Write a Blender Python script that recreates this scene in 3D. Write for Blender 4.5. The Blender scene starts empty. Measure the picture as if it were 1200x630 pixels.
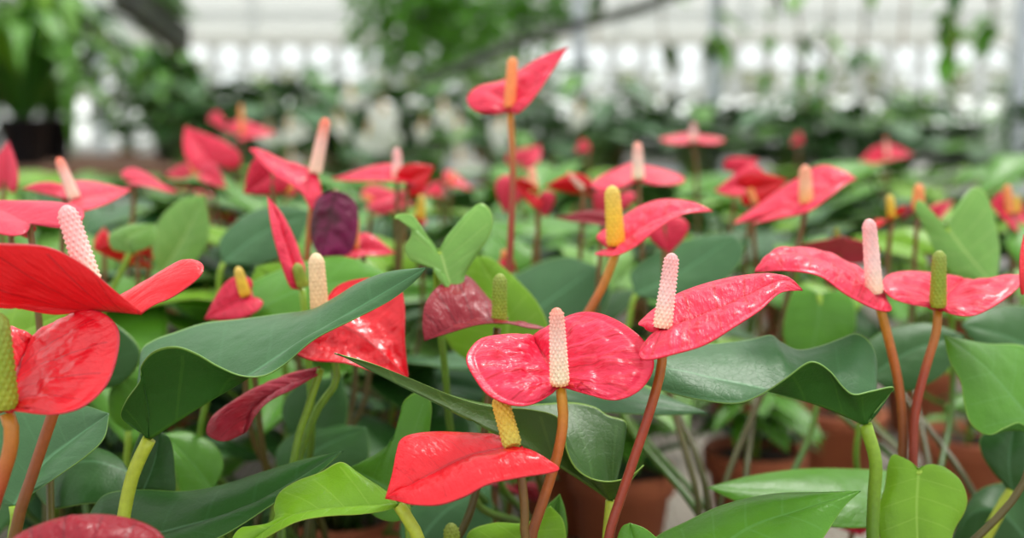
import bpy, bmesh, math, random
import numpy as np
from mathutils import Vector, Matrix, noise
PI = math.pi
random.seed(11)
C = bpy.context.scene.collection
F = 1333.0; CZ = 1.16
PITCH = math.atan(165 / F)
CAM = Vector((0, 0, CZ))
FW = Vector((0, math.cos(PITCH), -math.sin(PITCH)))
UP = Vector((0, math.sin(PITCH), math.cos(PITCH)))
RT = Vector((1, 0, 0))
BENCH = 0.70; SOIL = BENCH + 0.092

def at(x, y, D):
    return CAM + (FW + RT * ((x - 600) / F) + UP * ((315 - y) / F)) * D

# ---------------------------------------------------------------- materials
MATS = {}
def newmat(name):
    m = bpy.data.materials.new(name); m.use_nodes = True
    nt = m.node_tree; nt.nodes.clear()
    out = nt.nodes.new('ShaderNodeOutputMaterial')
    return m, nt, out
def N(nt, t, **kw):
    n = nt.nodes.new(t)
    for k, v in kw.items():
        if k in n.inputs: n.inputs[k].default_value = v
        else: setattr(n, k, v)
    return n
def math_n(nt, op, a, b=None, c=None):
    n = nt.nodes.new('ShaderNodeMath'); n.operation = op
    for i, v in enumerate((a, b, c)):
        if v is None: continue
        if isinstance(v, (int, float)): n.inputs[i].default_value = v
        else: nt.links.new(v, n.inputs[i])
    return n.outputs[0]
def mixc(nt, fac, a, b):
    n = nt.nodes.new('ShaderNodeMix'); n.data_type = 'RGBA'
    for i, v in ((0, fac), (6, a), (7, b)):
        if isinstance(v, (int, float)): n.inputs[i].default_value = v
        elif isinstance(v, tuple): n.inputs[i].default_value = (*v, 1)
        else: nt.links.new(v, n.inputs[i])
    return n.outputs[2]

def plain(name, col, rough=0.6, metal=0.0, col2=None, scale=30, bump=0.0, spec=0.5):
    if name in MATS: return MATS[name]
    m, nt, out = newmat(name)
    p = N(nt, 'ShaderNodeBsdfPrincipled', Roughness=rough, Metallic=metal)
    p.inputs['Specular IOR Level'].default_value = spec
    tc = N(nt, 'ShaderNodeTexCoord')
    nz = N(nt, 'ShaderNodeTexNoise', Scale=scale, Detail=4.0)
    nt.links.new(tc.outputs['Object'], nz.inputs['Vector'])
    if col2:
        cr = N(nt, 'ShaderNodeMapRange'); cr.inputs[1].default_value = .35; cr.inputs[2].default_value = .65
        nt.links.new(nz.outputs[0], cr.inputs[0])
        nt.links.new(mixc(nt, cr.outputs[0], col, col2), p.inputs['Base Color'])
    else:
        p.inputs['Base Color'].default_value = (*col, 1)
    if bump:
        b = N(nt, 'ShaderNodeBump', Strength=1.0, Distance=bump)
        nt.links.new(nz.outputs[0], b.inputs['Height']); nt.links.new(b.outputs[0], p.inputs['Normal'])
    nt.links.new(p.outputs[0], out.inputs[0])
    MATS[name] = m; return m

def blade_mat(name, col, vein, edge, nv=8, rough=0.32, trans=0.15, vw=0.05, coat=0.0, mott=0.25, bumpd=0.00015, tcol=None, spec=0.5, vs=0.5, old=None, streak=0.0, groove_shade=None):
    """leaf / spathe skin: midrib, side veins and rim coloured from the sheet's own UV"""
    if name in MATS: return MATS[name]
    m, nt, out = newmat(name)
    uv = N(nt, 'ShaderNodeUVMap'); uv.uv_map = 'UV'
    sx = N(nt, 'ShaderNodeSeparateXYZ'); nt.links.new(uv.outputs[0], sx.inputs[0])
    s = math_n(nt, 'ABSOLUTE', math_n(nt, 'MULTIPLY_ADD', sx.outputs[0], 2.0, -1.0))
    t = sx.outputs[1]
    tc = N(nt, 'ShaderNodeTexCoord')
    nz = N(nt, 'ShaderNodeTexNoise', Scale=45.0, Detail=3.0); nt.links.new(tc.outputs['Object'], nz.inputs['Vector'])
    nf = N(nt, 'ShaderNodeTexNoise', Scale=420.0, Detail=3.0); nt.links.new(tc.outputs['Object'], nf.inputs['Vector'])
    vo = N(nt, 'ShaderNodeTexVoronoi', Scale=260.0); vo.feature = 'DISTANCE_TO_EDGE'
    nt.links.new(tc.outputs['Object'], vo.inputs['Vector'])
    q = math_n(nt, 'FRACT', math_n(nt, 'ADD', math_n(nt, 'MULTIPLY', t, float(nv)), math_n(nt, 'MULTIPLY', nz.outputs[0], .12)))
    dv = math_n(nt, 'ABSOLUTE', math_n(nt, 'SUBTRACT', q, 0.5))       # .5 on a vein
    side = math_n(nt, 'GREATER_THAN', dv, 0.5 - vw)
    side = math_n(nt, 'MULTIPLY', side, math_n(nt, 'LESS_THAN', s, .9))
    side = math_n(nt, 'MULTIPLY', side, vs)
    mid = N(nt, 'ShaderNodeMapRange'); nt.links.new(s, mid.inputs[0])
    mid.inputs[1].default_value = .045; mid.inputs[2].default_value = .02; 
    rim = N(nt, 'ShaderNodeMapRange'); nt.links.new(s, rim.inputs[0])
    rim.inputs[1].default_value = .975; rim.inputs[2].default_value = .99
    dark = tuple(c * (1 - mott) for c in col); light = tuple(min(1, c * (1 + mott)) for c in col)
    c0 = mixc(nt, nz.outputs[0], dark, light)
    if old:
        no = N(nt, 'ShaderNodeTexNoise', Scale=28.0, Detail=5.0); nt.links.new(tc.outputs['Object'], no.inputs['Vector'])
        mr = N(nt, 'ShaderNodeMapRange'); mr.inputs[1].default_value = .42; mr.inputs[2].default_value = .62
        nt.links.new(no.outputs[0], mr.inputs[0]); c0 = mixc(nt, mr.outputs[0], c0, old)
    cmb = N(nt, 'ShaderNodeCombineXYZ'); nt.links.new(math_n(nt, 'MULTIPLY', sx.outputs[0], 7.0), cmb.inputs[0])
    nt.links.new(math_n(nt, 'MULTIPLY', t, 34.0), cmb.inputs[1])
    nt.links.new(math_n(nt, 'MULTIPLY', nz.outputs[0], 1.2), cmb.inputs[2])
    ns = N(nt, 'ShaderNodeTexNoise', Scale=1.0, Detail=3.0, Roughness=.6); nt.links.new(cmb.outputs[0], ns.inputs['Vector'])
    if groove_shade:
        ms = N(nt, 'ShaderNodeMapRange'); ms.inputs[1].default_value = .5; ms.inputs[2].default_value = .7
        nt.links.new(ns.outputs[0], ms.inputs[0]); c0 = mixc(nt, math_n(nt, 'MULTIPLY', ms.outputs[0], .7), c0, groove_shade)  # darker streaks put the shading of the wrinkles into the colour
    c1 = mixc(nt, side, c0, vein)
    c2 = mixc(nt, math_n(nt, 'MULTIPLY', mid.outputs[0], .8), c1, vein)
    c3 = mixc(nt, rim.outputs[0], c2, edge)
    p = N(nt, 'ShaderNodeBsdfPrincipled', Roughness=rough)
    p.inputs['Specular IOR Level'].default_value = spec
    p.inputs['Coat Weight'].default_value = coat; p.inputs['Coat Roughness'].default_value = .12
    nt.links.new(c3, p.inputs['Base Color'])
    h = math_n(nt, 'ADD', nf.outputs[0], math_n(nt, 'MULTIPLY', math_n(nt, 'MINIMUM', vo.outputs[0], .15), 3.0))
    b = N(nt, 'ShaderNodeBump', Strength=.8, Distance=bumpd)
    nt.links.new(h, b.inputs['Height']); nt.links.new(b.outputs[0], p.inputs['Normal'])
    if streak:
        b2 = N(nt, 'ShaderNodeBump', Strength=1.0, Distance=streak)
        nt.links.new(ns.outputs[0], b2.inputs['Height']); nt.links.new(b.outputs[0], b2.inputs['Normal'])
        nt.links.new(b2.outputs[0], p.inputs['Normal'])
    if trans > 0:
        tr = N(nt, 'ShaderNodeBsdfTranslucent')
        if tcol: tr.inputs[0].default_value = (*tcol, 1)
        else: nt.links.new(c3, tr.inputs[0])
        mx = N(nt, 'ShaderNodeMixShader'); mx.inputs[0].default_value = trans
        nt.links.new(p.outputs[0], mx.inputs[1]); nt.links.new(tr.outputs[0], mx.inputs[2])
        nt.links.new(mx.outputs[0], out.inputs[0])
    else:
        nt.links.new(p.outputs[0], out.inputs[0])
    MATS[name] = m; return m

def grad_mat(name, stops, rough=0.4, mott=0.0, spec=0.4, sss=0.0):
    """colour that runs along the length of a stem or spadix"""
    if name in MATS: return MATS[name]
    m, nt, out = newmat(name)
    uv = N(nt, 'ShaderNodeUVMap'); uv.uv_map = 'UV'
    sx = N(nt, 'ShaderNodeSeparateXYZ'); nt.links.new(uv.outputs[0], sx.inputs[0])
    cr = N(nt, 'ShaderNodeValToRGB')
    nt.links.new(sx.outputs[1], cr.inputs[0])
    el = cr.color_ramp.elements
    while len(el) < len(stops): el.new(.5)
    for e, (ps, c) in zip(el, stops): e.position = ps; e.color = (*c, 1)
    p = N(nt, 'ShaderNodeBsdfPrincipled', Roughness=rough)
    p.inputs['Specular IOR Level'].default_value = spec
    tc = N(nt, 'ShaderNodeTexCoord'); nz = N(nt, 'ShaderNodeTexNoise', Scale=300.0, Detail=3.0)
    nt.links.new(tc.outputs['Object'], nz.inputs['Vector'])
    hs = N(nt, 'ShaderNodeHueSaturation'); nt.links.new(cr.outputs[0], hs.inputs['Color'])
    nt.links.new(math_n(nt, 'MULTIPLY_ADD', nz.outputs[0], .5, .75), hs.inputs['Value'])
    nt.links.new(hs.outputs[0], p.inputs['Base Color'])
    if sss:
        p.inputs['Subsurface Weight'].default_value = sss
        p.inputs['Subsurface Radius'].default_value = (.003, .0015, .001); p.inputs['Subsurface Scale'].default_value = 1.0
    nt.links.new(p.outputs[0], out.inputs[0])
    MATS[name] = m; return m

# pigments, and groove shading painted into the red spathes ---------------------------------------------------------------
RED = dict(nv=7, rough=.33, trans=.12, vw=.035, coat=.12, mott=.12, vs=.7, spec=.3, streak=.0016)
S = {
 'coral': (blade_mat('coral_spathe_top', (.86, .03, .085), (.55, .004, .02), (.8, .02, .05), **{**RED, 'rough': .4, 'coat': .2, 'groove_shade': (.62, .006, .02)}),  # dark red veins and streaks: shade of the vein grooves, painted in
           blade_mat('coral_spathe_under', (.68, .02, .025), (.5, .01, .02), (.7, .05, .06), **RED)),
 'scarlet': (blade_mat('scarlet_spathe_top', (.80, .003, .014), (.5, .002, .008), (.55, .01, .02), **{**RED, 'coat': .4, 'rough': .3, 'streak': .0011, 'vs': .3, 'vw': .02}),
             blade_mat('scarlet_spathe_under', (.82, .008, .014), (.5, .005, .01), (.75, .12, .12), **{**RED, 'coat': .1, 'rough': .4})),
 'crimson': (blade_mat('crimson_spathe_top', (.28, .006, .018), (.14, .003, .01), (.25, .02, .03), **RED),
             blade_mat('crimson_spathe_under', (.3, .012, .02), (.2, .006, .012), (.25, .02, .03), **RED)),
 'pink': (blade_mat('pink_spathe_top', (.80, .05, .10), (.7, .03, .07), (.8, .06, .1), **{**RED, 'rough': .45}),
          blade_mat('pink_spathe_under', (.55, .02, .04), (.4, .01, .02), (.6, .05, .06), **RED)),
 'gloss': (blade_mat('glossy_spathe_top', (.8, .004, .016), (.3, .002, .01), (.6, .01, .03), nv=9, vw=.02, vs=.5, rough=.24, trans=.1, coat=.5, mott=.2, spec=.4, streak=.0016, bumpd=.0003),
           blade_mat('glossy_spathe_under', (.7, .008, .014), (.5, .005, .01), (.75, .12, .12), **RED)),
 'faded': (blade_mat('faded_spathe_top', (.62, .05, .09), (.3, .01, .02), (.4, .05, .06), old=(.42, .015, .03), **RED),
           blade_mat('faded_spathe_under', (.3, .012, .02), (.2, .006, .012), (.25, .02, .03), **RED)),
 'plum': (blade_mat('plum_spathe_top', (.26, .008, .09), (.05, .004, .01), (.06, .01, .01), old=(.05, .012, .014), **{**RED, 'coat': .1, 'rough': .5}),
          blade_mat('plum_spathe_under', (.2, .01, .05), (.06, .005, .01), (.06, .01, .01), **RED)),
 'white': (blade_mat('white_spathe_top', (.9, .9, .84), (.8, .84, .7), (.85, .85, .78), **{**RED, 'coat': .1, 'trans': .35}),
           blade_mat('white_spathe_under', (.7, .75, .6), (.6, .65, .5), (.8, .8, .7), **RED)),
}
LV = dict(nv=8, vw=.035, mott=.18, spec=.32, streak=.0002)
L = {
 'deep': (blade_mat('deep_leaf_top', (.022, .09, .012), (.06, .17, .06), (.13, .26, .04), rough=.45, trans=.06, vs=.15, **LV),
          blade_mat('deep_leaf_under', (.024, .10, .012), (.06, .17, .02), (.13, .26, .04), rough=.5, trans=.12, vs=.25, **LV)),
 'blue': (blade_mat('blue_leaf_top', (.045, .135, .042), (.09, .24, .10), (.18, .34, .08), rough=.42, trans=.06, vs=.12, **LV),
          blade_mat('blue_leaf_under', (.028, .12, .012), (.07, .2, .02), (.16, .32, .04), rough=.5, trans=.14, vs=.3, **LV)),
 'mid': (blade_mat('mid_leaf_top', (.085, .26, .015), (.11, .30, .05), (.2, .4, .05), rough=.36, trans=.16, vs=.4, **LV),
         blade_mat('mid_leaf_under', (.05, .19, .018), (.10, .27, .03), (.2, .4, .05), rough=.5, trans=.2, vs=.3, **LV)),
 'lime': (blade_mat('lime_leaf_top', (.2, .42, .018), (.32, .55, .07), (.35, .5, .06), rough=.34, trans=.28, vs=.35, **LV),
          blade_mat('lime_leaf_under', (.15, .36, .018), (.27, .5, .05), (.3, .5, .06), rough=.48, trans=.3, vs=.3, **LV)),
 'pale': (blade_mat('pale_leaf_top', (.2, .42, .08), (.38, .58, .16), (.3, .5, .1), rough=.36, trans=.25, vs=.35, **LV),
          blade_mat('pale_leaf_under', (.16, .36, .05), (.27, .5, .1), (.3, .5, .1), rough=.48, trans=.25, vs=.3, **LV)),
 'olive': (blade_mat('olive_leaf_top', (.04, .11, .016), (.09, .2, .05), (.2, .34, .05), rough=.4, trans=.06, vs=.3, **LV),
           blade_mat('olive_leaf_under', (.045, .10, .009), (.1, .17, .02), (.2, .34, .05), rough=.5, trans=.12, vs=.3, **LV)),
}
SP = {   # spadix pigment from base to tip
 'white': grad_mat('white_spadix', [(0, (.85, .35, .12)), (.08, (.88, .74, .5)), (.55, (.88, .62, .52)), (.9, (.86, .42, .34)), (1, (.85, .25, .17))], rough=.5, sss=.2),
 'pink': grad_mat('pink_spadix', [(0, (.9, .66, .45)), (.4, (.88, .6, .55)), (1, (.85, .38, .38))], rough=.5, sss=.2),
 'cream': grad_mat('cream_spadix', [(0, (.8, .5, .22)), (.5, (.82, .55, .3)), (1, (.85, .6, .36))], rough=.5),
 'yellow': grad_mat('yellow_spadix', [(0, (.52, .42, .06)), (.5, (.62, .38, .04)), (1, (.75, .42, .05))], rough=.5),
 'gold': grad_mat('gold_spadix', [(0, (.8, .42, .02)), (.5, (.8, .52, .04)), (1, (.7, .5, .1))], rough=.5),
 'green': grad_mat('green_spadix', [(0, (.3, .32, .02)), (.5, (.22, .3, .02)), (1, (.25, .32, .05))], rough=.5),
 'peach': grad_mat('peach_spadix', [(0, (.88, .45, .12)), (.5, (.88, .5, .3)), (1, (.85, .32, .2))], rough=.5),
 'coral': grad_mat('coral_spadix', [(0, (.88, .62, .45)), (.55, (.85, .5, .42)), (1, (.85, .16, .08))], rough=.5),
 'orange': grad_mat('orange_spadix', [(0, (.85, .25, .07)), (1, (.85, .3, .1))], rough=.5),
}
ST = {   # stem colour from the top down
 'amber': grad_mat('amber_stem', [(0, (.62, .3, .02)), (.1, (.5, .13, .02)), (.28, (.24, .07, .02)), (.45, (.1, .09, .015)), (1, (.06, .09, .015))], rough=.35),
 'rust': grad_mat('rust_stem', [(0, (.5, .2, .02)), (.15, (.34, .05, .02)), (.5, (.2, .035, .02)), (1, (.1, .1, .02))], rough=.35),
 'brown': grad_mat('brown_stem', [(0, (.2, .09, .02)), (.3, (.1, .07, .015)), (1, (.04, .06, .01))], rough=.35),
 'green': grad_mat('green_stem', [(0, (.26, .42, .03)), (.25, (.13, .26, .02)), (.5, (.06, .13, .015)), (1, (.03, .08, .01))], rough=.35),  # darkened towards the base so the low stalks stand out less
 'yellow': grad_mat('yellow_stem', [(0, (.42, .5, .04)), (1, (.2, .32, .03))], rough=.35),
}

# ---------------------------------------------------------------- objects
def link(name, me, parent=None, mats=()):
    o = bpy.data.objects.new(name, me)
    for m in mats: me.materials.append(m)
    C.objects.link(o)
    if parent:
        o.parent = parent; o.matrix_parent_inverse = Matrix.Translation(-parent.location)
    return o
def tag(o, label, cat, group=None, kind=None):
    if label: o['label'] = label
    if cat: o['category'] = cat
    if group: o['group'] = group
    if kind: o['kind'] = kind
    return o
def empty(name, loc, label=None, cat=None, group=None, rz=0):
    o = bpy.data.objects.new(name, None); o.empty_display_size = .02
    o.location = loc; o.rotation_euler.z = rz; C.objects.link(o)
    return tag(o, label, cat, group)

def crom(pts, n):
    """smooth curve through 3D points, n samples even by chord length"""
    P = np.array(pts, float)
    if len(P) == 2: 
        u = np.linspace(0, 1, n)[:, None]; return P[0] * (1 - u) + P[1] * u
    Q = np.vstack([2 * P[0] - P[1], P, 2 * P[-1] - P[-2]])
    out = []
    for i in range(1, len(Q) - 2):
        p0, p1, p2, p3 = Q[i-1], Q[i], Q[i+1], Q[i+2]
        for k in range(16):
            t = k / 16
            out.append(.5 * ((2*p1) + (-p0+p2)*t + (2*p0-5*p1+4*p2-p3)*t*t + (-p0+3*p1-3*p2+p3)*t**3))
    out.append(Q[-2]); out = np.array(out)
    d = np.r_[0, np.cumsum(np.linalg.norm(np.diff(out, axis=0), axis=1))]
    u = np.linspace(0, d[-1], n)
    return np.stack([np.interp(u, d, out[:, k]) for k in range(3)], 1)

def px(pts, D):
    return [tuple(at(p[0], p[1], D + (p[2] if len(p) > 2 else 0) / 100)) for p in pts]

def sheet(P, U, V, name, mats, parent, thick, mdir=None):
    nt_, ns_ = P.shape[:2]
    bm = bmesh.new(); uvl = bm.loops.layers.uv.new('UV')
    vs = [[bm.verts.new(P[i, j]) for j in range(ns_)] for i in range(nt_)]
    for i in range(nt_ - 1):
        for j in range(ns_ - 1):
            f = bm.faces.new((vs[i][j], vs[i][j+1], vs[i+1][j+1], vs[i+1][j])); f.smooth = True
            for lp, (a, b) in zip(f.loops, ((i, j), (i, j+1), (i+1, j+1), (i+1, j))):
                lp[uvl].uv = (U[j], V[a]) if False else (U[b], V[a])
    bmesh.ops.remove_doubles(bm, verts=bm.verts, dist=2e-5)
    me = bpy.data.meshes.new(name)
    if mdir is not None:
        tot = Vector((0, 0, 0))
        for f in bm.faces: f.normal_update(); tot += f.normal * f.calc_area()
        if tot.dot(mdir) < 0: bmesh.ops.reverse_faces(bm, faces=bm.faces)
    bm.to_mesh(me); bm.free()
    for m in mats: me.materials.append(m)
    o = bpy.data.objects.new(name, me); C.objects.link(o)
    if parent: o.parent = parent; o.matrix_parent_inverse = Matrix.Translation(-parent.location)
    if thick:
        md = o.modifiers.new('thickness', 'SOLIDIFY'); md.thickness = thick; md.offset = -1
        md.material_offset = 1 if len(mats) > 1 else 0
    return o

def blade_grid(M, A, B, nt_=60, ns_=20, tl=.3, bulge=(.002, .002), quilt=0.0, nv=7, mid_dir=None, seed=0, wav=0.0, curl=(0, 0), ca=None, cb=None):
    """M midrib attach->tip, A / B the two margins attach->tip (3D points)"""
    t = np.linspace(0, 1, nt_)
    Ea, Eb = crom(A, nt_), crom(B, nt_)
    Mm = crom(M, 200)
    mt = np.clip((t - tl) / (1 - tl), 0, 1) ** 1.15
    Mt = np.stack([np.interp(mt * 199, np.arange(200), Mm[:, k]) for k in range(3)], 1)
    s = np.linspace(-1, 1, 2 * ns_ + 1)
    s = np.sign(s) * np.abs(s) ** .9
    P = np.zeros((nt_, len(s), 3))
    for j, sj in enumerate(s):
        E = Ea if sj < 0 else Eb; a = abs(sj)
        Cc = ca if sj < 0 else cb
        if Cc is not None:
            P[:, j] = Mt * (1 - a) ** 2 + crom(Cc, nt_) * 2 * a * (1 - a) + E * a * a
        else:
            P[:, j] = Mt * (1 - a) + E * a
    def nrm(P):
        du = np.gradient(P, axis=0); dv = np.gradient(P, axis=1)
        n = np.cross(dv, du); l = np.linalg.norm(n, axis=2, keepdims=True)
        return n / np.maximum(l, 1e-9)
    n = nrm(P)
    tot = n.mean(axis=(0, 1)); sg = 1.0
    md = np.array(mid_dir) if mid_dir is not None else np.array((0, -.4, 1.0))
    if tot.dot(md) < 0: sg = -1.0
    n = n * sg
    fade = (np.sin(np.clip(t, 0, 1) * PI) ** .5)[:, None]
    sa = np.abs(s)[None, :]
    b = np.where(s < 0, bulge[0], bulge[1])[None, :]
    h = b * np.sin(PI * sa) * fade
    cu = np.where(s < 0, curl[0], curl[1])[None, :]
    h = h + cu * np.clip((sa - .8) / .2, 0, 1) ** 2 * fade
    P = P + n * h[..., None]
    n = nrm(P) * sg
    if quilt:
        q = (t[:, None] * nv + .12 * np.sin(sa * 9 + t[:, None] * 5)) % 1.0
        pil = 1 - np.abs(2 * q - 1) ** 2.2
        env = np.sin(PI * np.clip(sa / .9, 0, 1)) ** .7
        nn = np.array([[noise.noise(Vector(P[i, j]) * 100 + Vector((seed, 0, 0))) for j in range(P.shape[1])] for i in range(nt_)])
        nb = np.array([[noise.noise(Vector(P[i, j]) * 330 + Vector((seed, 3, 0))) for j in range(P.shape[1])] for i in range(nt_)])
        rim = np.exp(-((sa - .9) / .03) ** 2) * .35
        h = quilt * fade * (env * (pil * (.8 + 1.2 * nn) + .8 * nn + .4 * nb) - rim * .6)
        P = P + n * h[..., None]
    if wav:
        ph = np.sin(t[:, None] * 17 + seed + (s[None, :] > 0) * 2) * wav * sa ** 3 * fade
        P = P + n * ph[..., None]
    return P, (s + 1) / 2, t, md

def blade(M, A, B, D, name, mats, parent, thick=.0006, **kw):
    for q in ('ca', 'cb'):
        if kw.get(q): kw[q] = px(kw[q], D)
    P, U, V, md = blade_grid(px(M, D), px(A, D), px(B, D), **kw)
    return sheet(P, U, V, name, mats, parent, thick, Vector(md))

def tube(pts, radii, name, mat, parent=None, seg=10, n=40, flat=None, caps=True):
    c = crom(pts, n); r = np.interp(np.linspace(0, 1, n), np.linspace(0, 1, len(radii)), radii)
    bm = bmesh.new(); uvl = bm.loops.layers.uv.new('UV')
    T = np.gradient(c, axis=0); ref = Vector((1, 0, 0)) if abs(Vector(T[0]).normalized().x) < .8 else Vector((0, 0, 1))
    rings = []
    for i in range(n):
        t = Vector(T[i]).normalized(); a = (ref - t * ref.dot(t)).normalized(); b = t.cross(a); ref = a
        rings.append([bm.verts.new(Vector(c[i]) + (a * math.cos(2*PI*k/seg) + b * math.sin(2*PI*k/seg)) * r[i]) for k in range(seg)])
    for i in range(n - 1):
        for k in range(seg):
            f = bm.faces.new((rings[i][k], rings[i][(k+1) % seg], rings[i+1][(k+1) % seg], rings[i+1][k])); f.smooth = True
            for lp, (u, v) in zip(f.loops, ((k, i), (k+1, i), (k+1, i+1), (k, i+1))): lp[uvl].uv = (u/seg, v/(n-1))
    if caps:
        bm.faces.new(rings[0][::-1]); bm.faces.new(rings[-1])
    bmesh.ops.recalc_face_normals(bm, faces=bm.faces)
    me = bpy.data.meshes.new(name); bm.to_mesh(me); bm.free()
    return link(name, me, parent, [mat])

def spadix(base, tip, r0, r1, kind, parent, fine=True, bend=0.0, spike=.00095, cols=11):
    base, tip = Vector(base), Vector(tip); ax = tip - base; Ln = ax.length; ax.normalize()
    a = ax.cross(Vector((0, 1, 0))).normalized(); b = ax.cross(a)
    nz, ns = (int(Ln / .00028) if fine else 36, cols * 10 if fine else 30)
    nz = min(nz, 190)
    bm = bmesh.new(); uvl = bm.loops.layers.uv.new('UV'); rings = []
    pitch = 2 * PI * (r0 + r1) / 2 / cols * 1.05
    for i in range(nz + 1):
        u = i / nz; z = u * Ln
        R = r0 + (r1 - r0) * u
        e = (Ln - z) / (r1 * 1.5)
        if e < 1: R *= math.sqrt(max(1e-4, 1 - (1 - e) ** 2))
        e0 = z / (r0 * .8)
        if e0 < 1: R *= .72 + .28 * math.sqrt(1 - (1 - e0) ** 2)
        ring = []
        for k in range(ns):
            ph = 2 * PI * k / ns
            A_, B_ = (cols * ph + PI * z / pitch * 1.15) / 2, (cols * ph - PI * z / pitch * 1.15) / 2
            h = abs(math.cos(A_) * math.cos(B_)) ** 2.6 * spike * (min(1, e * 1.5) if e < .66 else 1)
            off = a * (bend * math.sin(PI * u * .9) * Ln)
            ring.append(bm.verts.new(base + ax * z + off + (a * math.cos(ph) + b * math.sin(ph)) * (R + (h if fine else 0))))
        rings.append(ring)
    for i in range(nz):
        for k in range(ns):
            f = bm.faces.new((rings[i][k], rings[i][(k+1) % ns], rings[i+1][(k+1) % ns], rings[i+1][k])); f.smooth = True
            for lp, (uu, v) in zip(f.loops, ((k, i), (k+1, i), (k+1, i+1), (k, i+1))): lp[uvl].uv = (uu/ns, v/nz)
    bm.faces.new(rings[0][::-1]); bm.faces.new(rings[-1])
    bmesh.ops.recalc_face_normals(bm, faces=bm.faces)
    me = bpy.data.meshes.new('spadix'); bm.to_mesh(me); bm.free()
    return link('spadix', me, parent, [SP[kind]])

# pots: a loose grid on the bench -------------------------------------------
POTS = []
def nearest_pot(p):
    return min(POTS, key=lambda q: (q[0]-p[0])**2 + (q[1]-p[1])**2)
_ang = 0.0
def stem_path(pixels, D):
    """visible run from pixels, then on down into the soil of the nearest pot"""
    global _ang
    pts = px(pixels, D); a = Vector(pts[-1]); q = nearest_pot(a)
    _ang += 2.4; r = .012 + .018 * ((_ang * 7.3) % 1)
    e = Vector((q[0] + r * math.cos(_ang), q[1] + r * math.sin(_ang), SOIL - .004))
    pr = Vector(pts[-2]); d = (a - pr).normalized()
    k = (a.z - e.z)
    if k > .05:
        pts.append(tuple(a + d * k * .3 * .8 + (e - a) * .12)); pts.append(tuple(e + Vector((0, 0, k * .3)) + (a - e) * .06))
    pts.append(tuple(e)); return pts, e

def flower(label, D, M, A, B, sp, stem, col='scarlet', stemc='amber', group=None, rs=.0024, fine=True, name='anthurium_flower', **kw):
    pts, e = stem_path(stem[0], D + stem[1] / 100)
    root = empty(name, e, label, 'flower', group)
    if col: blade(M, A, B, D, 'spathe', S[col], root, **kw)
    if sp:
        (bx, by, bd), (tx, ty, td), r0, r1, kd = sp[:5]
        spadix(at(bx, by, D + bd/100), at(tx, ty, D + td/100), r0/1000, r1/1000, kd, root, fine=fine, spike=sp[5]/1000 if len(sp) > 5 else .00095)
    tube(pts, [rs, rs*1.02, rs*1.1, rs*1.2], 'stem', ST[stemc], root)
    return root

def leaf(label, D, M, A, B, stem, col='deep', stemc='green', group=None, rs=.0024, **kw):
    if stem: pts, e = stem_path([tuple(M[0])] + list(stem), D)
    else:    pts, e = stem_path([tuple(M[0]), (M[0][0] + (M[0][0]-M[1][0])*.12, M[0][1] + 25, (M[0][2] if len(M[0]) > 2 else 0))], D)
    root = empty('anthurium_leaf', e, label, 'leaf', group)
    kw.setdefault('quilt', .00028); kw.setdefault('nv', 8)
    blade(M, A, B, D, 'blade', L[col], root, **kw)
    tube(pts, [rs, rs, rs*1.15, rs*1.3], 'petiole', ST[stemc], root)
    return root

# affine heart, for the blossoms and leaves in the softer distance -----------
HEART = [(0, 0), (-.1, .05), (-.24, .17), (-.27, .33), (-.12, .47), (.1, .51), (.36, .44), (.62, .29), (.84, .12), (1, 0)]
def heart_pts(att, T, Sd, fold=0, droop=0, asym=1.0):
    att, T, Sd = Vector(att), Vector(T), Vector(Sd)
    n = T.cross(Sd).normalized()
    if n.dot(Vector((0, -1, -.4))) < 0: n = -n
    def pt(a, b):
        return att + T * a + Sd * b + n * (fold * (2*b)**2 - droop * max(a, 0)**2 - droop * .6 * min(a, 0)**2 * 4)
    A = [pt(a, -b) for a, b in HEART]; B = [pt(a, b * asym) for a, b in HEART]
    M = [pt(a, 0) for a in (0, .33, .66, 1)]
    return M, A, B
def hconv(pts, D):   # pixel-sized vectors (third number: pixels of depth) -> metres
    return [tuple(at(p[0], p[1], D + p[2] * D / F)) for p in pts]

def soft_flower(label, att, D, T, Sd, sp, col='coral', stem=None, stemc='brown', fold=8, droop=6, group=None, spc='peach', spw=.0035, quilt=.0004, asym=1.0, face=None):
    k_ = 1 if face else -1
    T = (T[0], T[1], math.copysign(abs(T[2]), k_ * T[1])); Sd = (Sd[0], Sd[1], math.copysign(abs(Sd[2]), k_ * Sd[1]))
    M, A, B = heart_pts((*att, 0), T, Sd, fold, droop, asym)
    sx = stem or [(att[0], att[1], .1), (att[0] + random.uniform(-6, 6), att[1] + 50, .2)]
    pts, e = stem_path(sx, D)
    root = empty('anthurium_flower', e, label, 'flower', group)
    P, U, V, md = blade_grid(hconv(M, D), hconv(A, D), hconv(B, D), nt_=36, ns_=10, quilt=quilt, bulge=(.0015, .0015), seed=att[0], mid_dir=face)
    sheet(P, U, V, 'spathe', S[col], root, .0006, Vector(md))
    if sp: spadix(at(att[0], att[1] - 1, D), at(sp[0], sp[1], D - .003), spw, spw * .72, spc, root, fine=False)
    tube(pts, [.0022, .0023, .0026, .003], 'stem', ST[stemc], root, seg=8, n=24)
    return root

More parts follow.
